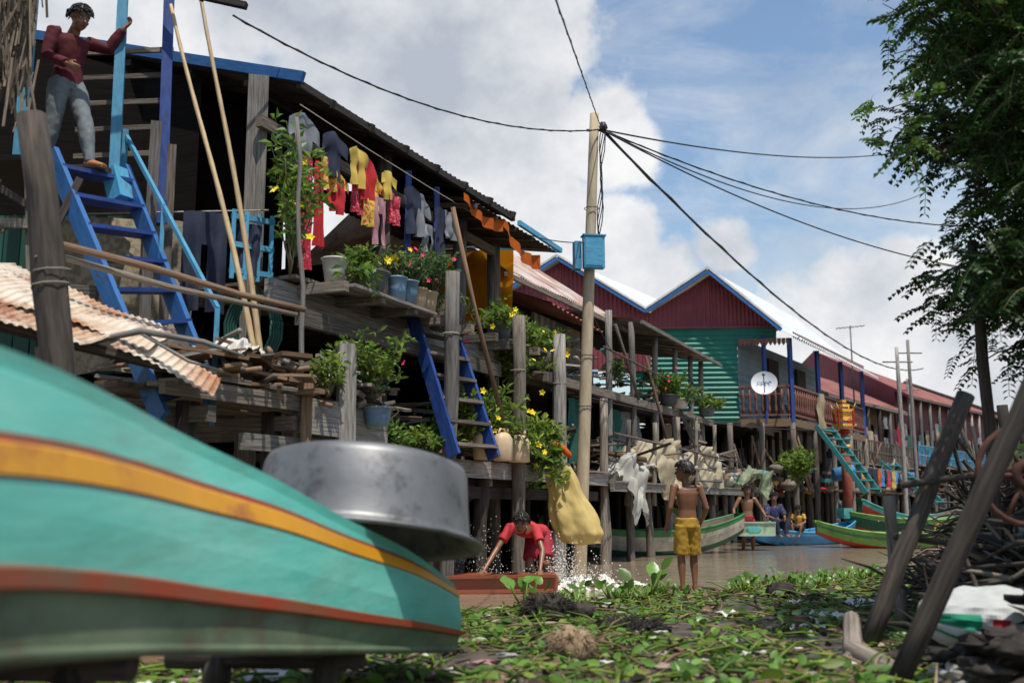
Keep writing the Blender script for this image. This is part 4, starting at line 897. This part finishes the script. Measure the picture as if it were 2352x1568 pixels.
# overhanging tree
random.seed(52)
T=M(); tr=V((4.3,6.9,0))
T.tube([tr+V((0,0,.3)),tr+V((.05,.1,1.6)),tr+V((-.1,0,2.8)),tr+V((-.2,.1,4.2)),tr+V((-.1,0,6))],[.17,.15,.12,.09,.04],woodd,12)
def edge(z_): # left boundary of the crown as X/Y ratio by height at ~6 m
    pts=[(1.85,.50),(2.05,.43),(2.3,.40),(2.6,.43),(2.9,.405),(3.2,.385),(3.5,.37),(3.8,.375),(4.1,.385),(4.6,.39),(6,.37)]
    for i in range(len(pts)-1):
        if pts[i][0]<=z_<=pts[i+1][0]:
            t=(z_-pts[i][0])/(pts[i+1][0]-pts[i][0]); return pts[i][1]+(pts[i+1][1]-pts[i][1])*t
    return .45
def frond(m,p,d,l,mt_):
    d=V(d).normalized(); a=d.cross(Z)
    if a.length<.1: a=V((1,0,0))
    a.normalize(); pts=[p+d*l*t-Z*l*.35*t*t for t in (0,.33,.66,1)]
    m.tube(pts,.0025,stemM,3)
    n=7
    for i in range(n):
        t=(i+1)/n; q=t*3; ii=min(2,int(q)); pp=pts[ii].lerp(pts[ii+1],q-ii); dd=(pts[ii+1]-pts[ii]).normalized()
        for sg in (1,-1):
            ld=(a*sg+dd*.5-Z*R(0,.4)); m.leaf(pp,ld,l*.32*(1-.35*t),l*.15,mt_,n=Z+V((R(-.4,.4),R(-.4,.4),0)))
for i in range(300):
    h=R(1.95,5.0); y=R(5.3,8.4); e=edge(min(5.9,(h-.95)*6/y+.95)); 
    tt=random.random()**.95
    x=y*e+tt*2.0+.08
    if h<2.4 and R(0,1)<.35: continue
    tgt=V((x,y,h)); b0=tr+V((-.1,.05,min(5,max(1.5,h*R(.6,.95)))))
    mid=b0.lerp(tgt,.5)+V((0,0,R(.05,.35))); pts=[b0,b0.lerp(mid,.5)+Z*.05,mid,mid.lerp(tgt,.5)+Z*.04,tgt]
    T.tube(pts,[.022,.018,.012,.007,.003],woodd,5)
    mt_=leafD if (noise.noise(tgt*1.2)<.0 or h<2.8) else leafM  # low branches take the darker leaf, crown shade put into colour
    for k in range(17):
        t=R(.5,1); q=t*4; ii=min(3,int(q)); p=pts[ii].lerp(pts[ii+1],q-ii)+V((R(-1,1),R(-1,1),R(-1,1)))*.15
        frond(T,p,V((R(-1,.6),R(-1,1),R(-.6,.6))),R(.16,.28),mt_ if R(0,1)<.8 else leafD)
T.build('overhanging_tree')
# ================================================================ PEOPLE
def skinm(n,c): return mat(n,c,tuple(x*.72 for x in c),.42,5,.05,co='Object',rndamt=0,spec=.5)
skA=skinm('skin_tan',(.26,.12,.062)); skB=skinm('skin_brown',(.20,.085,.042))
hairm=mat('hair_black',(.006,.005,.005),(.02,.016,.014),.4,30,.4,co='Object',rndamt=0,st=(1,1,.3))
def remesh(m,name,parent,mt_,vox,smooth=4,wr=0,ws=14):
    o=m.build(name); md=o.modifiers.new('r','REMESH'); md.mode='VOXEL'; md.voxel_size=vox; md.use_smooth_shade=True
    if smooth: sm=o.modifiers.new('s','SMOOTH'); sm.iterations=smooth; sm.factor=.5
    dg=bpy.context.evaluated_depsgraph_get(); me=bpy.data.meshes.new_from_object(o.evaluated_get(dg)); 
    bpy.data.objects.remove(o)
    if wr:
        nn=[v.normal.copy() for v in me.vertices]
        for v,n in zip(me.vertices,nn): v.co+=n*(wr*noise.noise(V((v.co.x*ws,v.co.y*ws,v.co.z*ws*.5)))+wr*.35*noise.noise(v.co*ws*2.3))
    me.materials.clear(); me.materials.append(mt_)
    for p in me.polygons: p.material_index=0; p.use_smooth=True
    ob=bpy.data.objects.new(name,me); scn.collection.objects.link(ob); ob.parent=parent; return ob
def human(name,J,H,skin,face,shirt=None,pants=None,sleeve=.65,pl_=.85,vox=.007,hup=(0,0,1),hd=None,curl=.5,shoes=None,longhair=False,kid=1.0,wrk=1.0):
    P=empty(name); J={k:V(v) for k,v in J.items()}
    hatl=(J['hiR']-J['hiL']).normalized(); satl=(J['shR']-J['shL']).normalized()
    pel=(J['hiL']+J['hiR'])/2; sh=(J['shL']+J['shR'])/2; sp=(sh-pel)
    f=V(face).normalized(); u=V(hup); u=(u-f*u.dot(f)).normalized(); r_=f.cross(u)
    def torso(m,g,lo=-.10,hi=1.0,nk=True):
        st=[(-.13,.055,.05),(-.02,.083,.060),(.2,.078,.055),(.42,.070,.048),(.65,.082,.056),(.85,.092,.058),(.98,.080,.046),(1.06,.045,.036)]
        pts=[];rs=[];lt=[]
        for t,a,b_ in st:
            if t<lo or t>hi: continue
            pts.append(pel+sp*t); rs.append(((a+g)*H,(b_+g)*H)); lt.append(hatl.lerp(satl,max(0,min(1,t))))
        m.tube(pts,rs,skin,20,lat=lt)
    def arm(m,k,g=0,upto=1.0):
        s_,e_,w_=J['sh'+k],J['el'+k],J['wr'+k]
        if upto==2:
            m.tube([s_.lerp(sh,.25),s_,s_.lerp(e_,.5),e_,e_.lerp(w_,.5),e_.lerp(w_,.93)],[(x+g)*H for x in (.030,.034,.029,.025,.024,.018)],skin,14)
        elif upto<1:
            e2=s_.lerp(e_,upto); m.tube([s_.lerp(sh,.25),s_,s_.lerp(e_,upto*.5),e2],[(.034+g)*H,(.036+g)*H,(.032+g*1.2)*H,(.030+g*1.6)*H],skin,14)
        else:
            m.tube([s_.lerp(sh,.3),s_,s_.lerp(e_,.35),s_.lerp(e_,.75),e_,e_.lerp(w_,.25),e_.lerp(w_,.65),w_],[(x+g)*H for x in (.03,.033,.028,.023,.0205,.0225,.017,.0135)],skin,14)
    def leg(m,k,g=0,upto=1.0,fl=0):
        h_,n_,a_=J['hi'+k],J['kn'+k],J['an'+k]
        if upto<1: m.tube([h_+(pel-h_)*.2,h_.lerp(n_,.3),h_.lerp(n_,upto)],[(.052+g)*H,(.050+g)*H,(.038+g+fl)*H],skin,16)
        else: m.tube([h_+(pel-h_)*.15,h_.lerp(n_,.3),h_.lerp(n_,.8),n_,n_.lerp(a_,.3),n_.lerp(a_,.7),a_],[(x+g)*H for x in (.050,.048,.034,.030,.0325,.023,.0185)],skin,16)
    m=M(); torso(m,0); 
    hs=H*kid; hc=J['hed']; nb=sh+sp.normalized()*.01*H
    m.tube([nb,nb.lerp(hc,.5),hc-u*.02*hs],[.036*H,.030*H,.032*H],skin,14)
    m.ell(hc+u*.018*hs-f*.006*hs,(.050*hs,.063*hs,.060*hs),skin,20,14,ax=(r_,f,u)); m.ell(hc-u*.022*hs+f*.016*hs,(.040*hs,.044*hs,.052*hs),skin,18,12,ax=(r_,f,u))
    m.ell(hc-u*.055*hs+f*.036*hs,(.018*hs,.016*hs,.014*hs),skin,12,8,ax=(r_,f,u))
    m.tube([hc+u*.004*hs+f*.056*hs,hc-u*.016*hs+f*.070*hs,hc-u*.022*hs+f*.062*hs],[.006*hs,.010*hs,.010*hs],skin,10)
    for sg in (1,-1):
        m.ell(hc+r_*sg*.051*hs-f*.004*hs-u*.005*hs,(.006*hs,.012*hs,.018*hs),skin,10,8,ax=(r_,f,u)); m.ell(hc+r_*sg*.024*hs+f*.046*hs-u*.018*hs,(.014*hs,.012*hs,.012*hs),skin,10,8,ax=(r_,f,u))
        m.ell(hc+r_*sg*.02*hs+f*.053*hs+u*.014*hs,(.016*hs,.008*hs,.005*hs),skin,10,8,ax=(r_,f,u))
    for k in 'LR':
        arm(m,k); leg(m,k)
        w_=J['wr'+k]; fd=(V(hd[k]) if hd and k in hd else (w_-J['el'+k])).normalized()
        side=satl if k=='R' else -satl
        pn=V(J['pn'+k]) if 'pn'+k in J else -side
        pn=(pn-fd*pn.dot(fd)); pn=pn.normalized() if pn.length>.01 else fd.orthogonal().normalized()
        lt=fd.cross(pn).normalized()
        if lt.dot(V(face))<0: lt=-lt
        pe=w_+fd*.052*H
        m.tube([w_-fd*.005*H,w_+fd*.02*H,pe],[(.014*H,.011*H),(.022*H,.011*H),(.024*H,.009*H)],skin,12,lat=lt)
        for q,ln in ((-.018,.036),(-.006,.043),(.006,.045),(.018,.041)):
            a=pe+lt*q*H-fd*.004*H; k1=fd.lerp(pn,curl*.45).normalized(); k2=fd.lerp(pn,curl*.95).normalized()
            m.tube([a,a+k1*ln*.5*H,a+k1*ln*.5*H+k2*ln*.5*H],[.0065*H,.0058*H,.0045*H],skin,8)
        a=w_+fd*.014*H+lt*.016*H; k1=(fd*.7+lt*.8+pn*.3).normalized(); k2=(fd+lt*.25+pn*.5).normalized()
        m.tube([a,a+k1*.022*H,a+k1*.022*H+k2*.022*H],[.0085*H,.0072*H,.0055*H],skin,8)
        an=J['an'+k]; to_=J['to'+k]; td=(to_-an); td.z*=.5; td.normalize(); dn=V((0,0,-1)) if abs(td.z)<.8 else V((0,1,0))
        hl=an-td*.02*H+dn*.018*H; lt2=td.cross(Z); lt2=lt2.normalized() if lt2.length>.05 else satl
        m.tube([hl,an+td*.03*H+dn*.012*H,an+td*.08*H+dn*.022*H,an+td*.105*H+dn*.026*H],[(.018*H,.018*H),(.022*H,.018*H),(.027*H,.011*H),(.024*H,.008*H)],skin,12,lat=lt2)
        for q in range(5): p=an+td*(.10-.005*q)*H+dn*.028*H+lt2*(.019-.0095*q)*H; m.tube([p,p+td*(.020-.002*q)*H],[.0062*H,.005*H],skin,7)
    remesh(m,'body',P,skin,vox,5)
    m=M(); wh=mat('eye_white',(.6,.58,.55),rndamt=0); lip=mat('lips',(.20,.06,.045),rndamt=0)
    for sg in (1,-1):
        c_=hc+r_*sg*.021*hs+f*.0535*hs+u*.002*hs; m.ell(c_,(.0095*hs,.006*hs,.0045*hs),wh,10,7,ax=(r_,f,u)); m.ell(c_+f*.004*hs,(.0045*hs,.003*hs,.0043*hs),hairm,8,6,ax=(r_,f,u))
        m.tube([c_-r_*.014*hs+u*.013*hs+f*.003*hs,c_+u*.017*hs+f*.005*hs,c_+r_*.014*hs+u*.013*hs+f*.002*hs],[.001*hs,.003*hs,.001*hs],hairm,5)
    m.tube([hc-u*.040*hs+f*.052*hs-r_*.017*hs,hc-u*.039*hs+f*.0605*hs,hc-u*.040*hs+f*.052*hs+r_*.017*hs],[.002*hs,.006*hs,.002*hs],lip,6)
    m.build('face',P)
    m=M(); hv=[];n_,k_=40,26; c_=hc+u*.018*hs-f*.010*hs
    for i in range(k_+1):
        ph=math.pi*i/k_
        for j in range(n_):
            t=6.2832*j/n_; d=V((math.sin(ph)*math.cos(t),math.sin(ph)*math.sin(t),math.cos(ph)))
            fr_=d.y; up_=d.z; q=1.10+.05*noise.noise(d*7)+.04*noise.noise(d*16)
            if fr_>.25 and up_<.34-.1*noise.noise(d*9): q=.80
            if up_<-.45 and not longhair: q=.78
            elif up_<-.1 and fr_>-.15: q=.80
            hv.append(c_+r_*d.x*.054*hs*q+f*d.y*.068*hs*q+u*d.z*.064*hs*q)
    m.add(hv,[(i*n_+j,(i+1)*n_+j,(i+1)*n_+(j+1)%n_,i*n_+(j+1)%n_) for i in range(k_) for j in range(n_)],hairm,rnd=.5,smooth=True)
    for i in range(420):
        d=V((R(-1,1),R(-1,1),R(-.3,1))).normalized()
        if d.y>.2 and d.z<.34: continue
        if d.z<-.35: continue
        if d.z<0 and d.y>-.1: continue
        p=c_+r_*d.x*.057*hs+f*d.y*.072*hs+u*d.z*.068*hs; dd=(r_*d.x+f*d.y+u*d.z)
        fl=(dd*.15+f*.5*(1 if d.z>.3 else 0)-u*.7*(1.1-d.z)+r_*(R(-.2,.2)+d.x*.3)).normalized()
        m.tube([p,p+fl*.014*hs+dd*.002*hs,p+fl*.028*hs],[.004*hs,.0032*hs,.0006*hs],hairm,4)
    if longhair: m.tube([c_-f*.04*hs,c_-f*.062*hs-u*.05*hs,c_-f*.06*hs-u*.12*hs],[.05*hs,.045*hs,.02*hs],hairm,10)
    m.build('hair',P)
    if shirt:
        m=M(); torso(m,.013,lo=-.05,hi=1.02); 
        for k in 'LR': arm(m,k,.010,sleeve)
        remesh(m,'shirt',P,shirt,vox*1.15,4,.0065*H*wrk,13/H)
    if pants:
        m=M(); torso(m,.012,lo=-.2,hi=.25)
        for k in 'LR': leg(m,k,.013,pl_,.012)
        remesh(m,'trousers' if pl_>=1 else 'shorts',P,pants,vox*1.15,3,.008*H*wrk,13/H)
    if shoes:
        m=M()
        for k in 'LR':
            an=J['an'+k]; td=(J['to'+k]-an); td.z*=.4; td.normalize(); lt2=td.cross(Z).normalized()
            m.tube([an-td*.025*H-Z*.01*H,an+td*.03*H-Z*.008*H,an+td*.11*H-Z*.02*H],[(.024*H,.026*H),(.028*H,.024*H),(.026*H,.013*H)],skin,12,lat=lt2)
        remesh(m,'shoes',P,shoes,vox,3)
    return P
def place(J,H,loc,rz):
    c,s_=math.cos(rz),math.sin(rz); loc=V(loc); o={}
    for k,v in J.items():
        if k.startswith('pn'): o[k]=V((v[0]*c-v[1]*s_,v[0]*s_+v[1]*c,v[2])); continue
        o[k]=loc+V(((v[0]*c-v[1]*s_)*H,(v[0]*s_+v[1]*c)*H,v[2]*H))
    return o
Jb=dict(hed=(-.012,.012,.925),shL=(-.108,0,.805),shR=(.108,0,.80),elL=(-.155,-.03,.645),elR=(.15,-.04,.64),wrL=(-.165,.02,.515),wrR=(.135,.05,.525),hiL=(-.05,0,.505),hiR=(.05,0,.505),knL=(-.055,.015,.27),knR=(.055,.025,.27),anL=(-.058,-.01,.045),anR=(.05,0,.045),toL=(-.07,.1,.02),toR=(.07,.1,.02))
gl=gh(1.96,11.3); yp=mat('shorts_yellow',(.42,.25,.025),(.28,.155,.015),.8,6,.2,co='Object',rndamt=0)
human('standing_boy',place(Jb,1.42,(1.96,11.3,max(gl,-.01)-.01),.25),1.42,skB,(-.80,.55,.08),None,yp,pl_=.92,vox=.0065,curl=.45,kid=1.08,wrk=1.5)
J=dict(hed=(.10,11.30,.73),shL=(.27,11.62,.66),shR=(-.02,11.55,.67),elL=(.345,11.42,.42),elR=(-.17,11.42,.44),wrL=(.31,11.25,.21),wrR=(-.31,11.22,.215),hiL=(.40,12.02,.60),hiR=(.25,12.02,.60),knL=(.40,11.80,.27),knR=(.20,11.74,.26),anL=(.46,12.15,.15),anR=(.26,12.12,.15),toL=(.47,12.35,.05),toR=(.27,12.35,.05),pnL=(0,0,-1),pnR=(0,0,-1))
rdm=mat('shirt_red',(.48,.03,.035),(.36,.02,.03),.75,6,.15,co='Object',rndamt=0); rds=mat('shorts_red',(.30,.015,.03),(.22,.01,.02),.75,6,.15,co='Object',rndamt=0)
human('crouching_boy',J,1.38,skA,(-.15,-.88,-.42),rdm,rds,sleeve=.6,pl_=.85,vox=.0065,hup=(0,-.5,.9),hd={'L':(.0,-.95,-.25),'R':(-.35,-.9,-.2)},curl=.25,kid=1.08)
# small red-brown punt the boy pushes
m=M(); bw=mat('board_redbrown',(.30,.06,.025),(.20,.08,.045),.35,3,.2,st=(1,12,1),rndamt=.3)
for k in range(5): m.beam((-.95,10.93+k*.15,.135),(.46,11.0+k*.15,.150),.145,.03,bw)
m.beam((-.95,10.84,.085),(.46,10.91,.10),.04,.17,bw); m.beam((-.96,10.85,.085),(-.96,11.6,.09),.04,.17,bw); m.beam((.47,10.92,.10),(.47,11.65,.10),.04,.15,bw); m.beam((-.95,11.64,.09),(.46,11.68,.09),.04,.15,bw)
m.beam((-.97,10.80,.02),(.44,10.87,.03),.03,.04,bw); m.beam((-.97,10.80,.165),(.47,10.87,.185),.05,.03,bw)
m.build('small_red_boat')
m=M(); foam=mat('splash_foam',(.75,.73,.68),(.6,.57,.5),.2,20,.2,co='Object',rndamt=.1,spec=.7)
for i in range(1500):
    a=R(0,6.28); r_=abs(random.gauss(0,.35)); x=.55+math.cos(a)*r_*1.3; y=11.85+math.sin(a)*r_*.8; z_=abs(random.gauss(0,.24))*max(.1,1-r_*.8); s_=R(.002,.009)
    m.ell((x,y,z_),(s_,s_,s_*1.3),foam,5,4)
for i in range(350):
    x=-.45+random.gauss(0,.18); y=11.9+R(-.3,.3); s_=R(.003,.008); m.ell((x,y,abs(random.gauss(.3,.2))),(s_,s_,s_),foam,5,4)
def fsp(u,v):
    x=-.1+u*2.0; y=11.2+v*1.4; e=max(0,1-((u-.42)/.5)**2-((v-.5)/.5)**2)
    return V((x,y,-.01+e*(.03+.13*abs(noise.noise(V((x*5,y*5,0))))+.10*abs(noise.noise(V((x*14,y*14,3)))))))
m.sheet(fsp,120,80,foam,keep=lambda u,v: (((u-.42)/.5)**2+((v-.5)/.5)**2)<.85 and noise.noise(V((u*11,v*8,1)))+.6*noise.noise(V((u*30,v*22,4)))>.06)
m.build('water_splash')
Jw=dict(hed=(0,.03,.925),shL=(-.11,0,.80),shR=(.11,0,.80),elL=(-.20,.03,.65),elR=(.20,.03,.65),wrL=(-.225,.17,.545),wrR=(.225,.17,.545),hiL=(-.05,0,.505),hiR=(.05,0,.505),knL=(-.06,.03,.27),knR=(.06,.0,.27),anL=(-.06,0,.045),anR=(.07,-.05,.045),toL=(-.07,.1,.02),toR=(.08,.1,.02))
human('wading_boy',place(Jw,1.45,(4.87,20.9,-.13),math.pi),1.45,skA,(0,-.95,-.2),None,rds,pl_=.75,vox=.009,curl=.9,kid=1.08,hd={'L':(.3,-.8,-.5),'R':(-.3,-.8,-.5)})
m=M(); bc_=V((4.87,20.45,.42)); pgm=pnt('crate_palegreen',(.38,.50,.34))
m.beam(bc_+V((-.44,0,0)),bc_+V((.44,0,0)),.03,.26,pgm); m.beam(bc_+V((-.45,-.01,.14)),bc_+V((.45,-.01,.14)),.06,.03,pgm)
for sx in (-.44,.44): m.beam(bc_+V((sx,0,0)),bc_+V((sx,.5,.05)),.03,.24,pgm)
m.beam(bc_+V((-.44,.25,-.1)),bc_+V((.44,.25,-.1)),.5,.02,pgm)
for k in (-.04,.06): m.ell(bc_+V((k,-.018,0)),(.10,.004,.08),pnt('mark_turquoise',(.12,.45,.42)),10,6)
m.build('wooden_crate')
def seated(H,loc,rz):
    J_=dict(hed=(0,.03,.46),shL=(-.11,.01,.33),shR=(.11,.01,.33),elL=(-.15,.06,.19),elR=(.15,.06,.19),wrL=(-.08,.20,.14),wrR=(.08,.20,.14),hiL=(-.06,0,.04),hiR=(.06,0,.04),knL=(-.10,.22,.12),knR=(.10,.22,.12),anL=(-.06,.25,-.08),anR=(.06,.25,-.08),toL=(-.06,.4,-.1),toR=(.06,.4,-.1))
    return place(J_,H,loc,rz)
human('seated_woman',seated(1.5,(5.95,23.0,.38),math.pi+.25),1.5,skA,(-.1,-1,-.1),navyp,navyc,sleeve=.95,pl_=1.0,vox=.01,curl=.6,longhair=True)
human('seated_child',seated(1.05,(6.55,23.1,.32),math.pi-.5),1.05,skA,(-.3,-1,-.25),yelp,navyc,sleeve=.6,pl_=.8,vox=.009,curl=.6,kid=1.15)
# youth on the stair landing, left hand on the blue post
Jm=dict(hed=(.0,.075,.915),shL=(-.115,.03,.81),shR=(.11,.0,.81),elL=(-.20,.09,.80),elR=(.14,.0,.65),wrL=(-.235,.17,.93),wrR=(.10,.13,.58),hiL=(-.055,0,.52),hiR=(.055,0,.52),knL=(-.06,.11,.28),knR=(.06,-.01,.28),anL=(-.07,.16,.035),anR=(.07,-.07,.045),toL=(-.09,.27,.005),toR=(.09,.03,.02))
mrn=mat('shirt_maroon',(.10,.008,.015),(.07,.006,.01),.85,6,.2,co='Object',rndamt=0); jean=mat('jeans_grey',(.11,.13,.14),(.18,.20,.21),.85,12,.2,co='Object',rndamt=0)
human('youth_on_stairs',place(Jm,1.55,(-4.04,8.55,3.89),-2.1),1.55,skA,(.75,-.50,-.40),mrn,jean,sleeve=2,pl_=1.0,vox=.008,shoes=mat('shoe_tan',(.4,.17,.06),rndamt=0),hd={'L':(.45,.3,.75)},curl=.9)
# ================================================================ WORLD
sun_dir=V((.16,-.32,.93)).normalized()
el=math.asin(sun_dir.z); az=math.atan2(sun_dir.x,sun_dir.y)
wd=bpy.data.worlds.new("World"); scn.world=wd; wd.use_nodes=True; nt=wd.node_tree; N=nt.nodes; L=nt.links
bg=N['Background']; sky=N.new('ShaderNodeTexSky'); sky.sky_type='NISHITA'; sky.sun_disc=False; sky.sun_elevation=el; sky.sun_rotation=az; sky.air_density=1.4; sky.dust_density=.4; sky.ozone_density=3.0
L.new(sky.outputs[0],bg.inputs[0]); bg.inputs[1].default_value=.14
tc=N.new('ShaderNodeTexCoord')
def math_(op,a,b_=None,clamp=False):
    n=N.new('ShaderNodeMath'); n.operation=op; n.use_clamp=clamp
    for i,x in enumerate((a,b_)):
        if x is None: continue
        if isinstance(x,(int,float)): n.inputs[i].default_value=x
        else: L.new(x,n.inputs[i])
    return n.outputs[0]
nrm=N.new('ShaderNodeVectorMath'); nrm.operation='NORMALIZE'; L.new(tc.outputs['Generated'],nrm.inputs[0]); dirv=nrm.outputs[0]
def noi(sc,det,ro,off,stz=1,dist=0):
    mp=N.new('ShaderNodeMapping'); mp.inputs['Location'].default_value=off; mp.inputs['Scale'].default_value=(1,1,stz); L.new(dirv,mp.inputs['Vector'])
    n=N.new('ShaderNodeTexNoise'); n.inputs['Scale'].default_value=sc; n.inputs['Detail'].default_value=det; n.inputs['Roughness'].default_value=ro; n.inputs['Distortion'].default_value=dist
    L.new(mp.outputs[0],n.inputs['Vector']); return n.outputs['Fac']
def blob(kx,kz,inner,outer):
    d=V((kx,1,kz)).normalized(); v=N.new('ShaderNodeVectorMath'); v.operation='DISTANCE'; L.new(dirv,v.inputs[0]); v.inputs[1].default_value=d
    mr=N.new('ShaderNodeMapRange'); mr.interpolation_type='SMOOTHSTEP'; mr.inputs[1].default_value=outer; mr.inputs[2].default_value=inner; L.new(v.outputs['Value'],mr.inputs[0]); return mr.outputs[0]
cum=noi(3.6,13,.60,(1.3,.4,2.1),1.2)
bias=None
for kx,kz,i_,o_ in ((-.22,.46,.05,.30),(-.05,.36,.03,.20),(-.38,.50,.05,.25),(.02,.26,.02,.15),(.10,.25,.02,.10),(.15,.20,.02,.12),(.40,.16,.02,.13),(.46,.10,.02,.16),(.22,.26,.0,.07),(.0,.50,.02,.12),(.28,.12,.02,.2),(.10,.38,.0,.10)):
    o_=blob(kx,kz,i_,o_); bias=o_ if bias is None else math_('MAXIMUM',bias,o_)
f1=math_('ADD',math_('MULTIPLY',cum,1.0),math_('MULTIPLY',bias,.34))
mr=N.new('ShaderNodeMapRange'); mr.interpolation_type='SMOOTHSTEP'; mr.inputs[1].default_value=.61; mr.inputs[2].default_value=.72; L.new(f1,mr.inputs[0]); cm_=mr.outputs[0]
wi=noi(2.8,14,.66,(5.3,2.2,.7),3.2,.6)
mr=N.new('ShaderNodeMapRange'); mr.inputs[1].default_value=.42; mr.inputs[2].default_value=.72; mr.inputs[4].default_value=.66; L.new(wi,mr.inputs[0])
cov=math_('MAXIMUM',cm_,mr.outputs[0],True)
shn=noi(4.2,10,.60,(1.3,.4,2.22),1.2); cr=N.new('ShaderNodeValToRGB'); e=cr.color_ramp.elements; e[0].position=.38; e[0].color=(.98,.98,.98,1); e[1].position=.66; e[1].color=(.48,.53,.61,1)
L.new(shn,cr.inputs[0])
bg2=N.new('ShaderNodeBackground'); L.new(cr.outputs[0],bg2.inputs[0]); bg2.inputs[1].default_value=.98
ms=N.new('ShaderNodeMixShader'); L.new(cov,ms.inputs[0]); L.new(bg.outputs[0],ms.inputs[1]); L.new(bg2.outputs[0],ms.inputs[2]); L.new(ms.outputs[0],N['World Output'].inputs['Surface'])
sl=bpy.data.lights.new('sun','SUN'); sl.energy=5.0; sl.angle=math.radians(.5); sl.color=(1,.95,.86); so=bpy.data.objects.new('sun',sl); scn.collection.objects.link(so); so.rotation_euler=sun_dir.to_track_quat('Z','Y').to_euler()
# ================================================================ CAMERA
cd=bpy.data.cameras.new('camera'); cd.lens=35; cd.sensor_width=36; cd.clip_end=4000; cd.clip_start=.05
cam=bpy.data.objects.new('camera',cd); scn.collection.objects.link(cam); cam.location=(0,0,.95); cam.rotation_euler=(math.radians(90+9.2),0,0)
cd.dof.use_dof=True; cd.dof.focus_distance=12.5; cd.dof.aperture_fstop=1.7
scn.camera=cam
scn.view_settings.view_transform='Standard'; scn.view_settings.look='None'; scn.view_settings.exposure=0
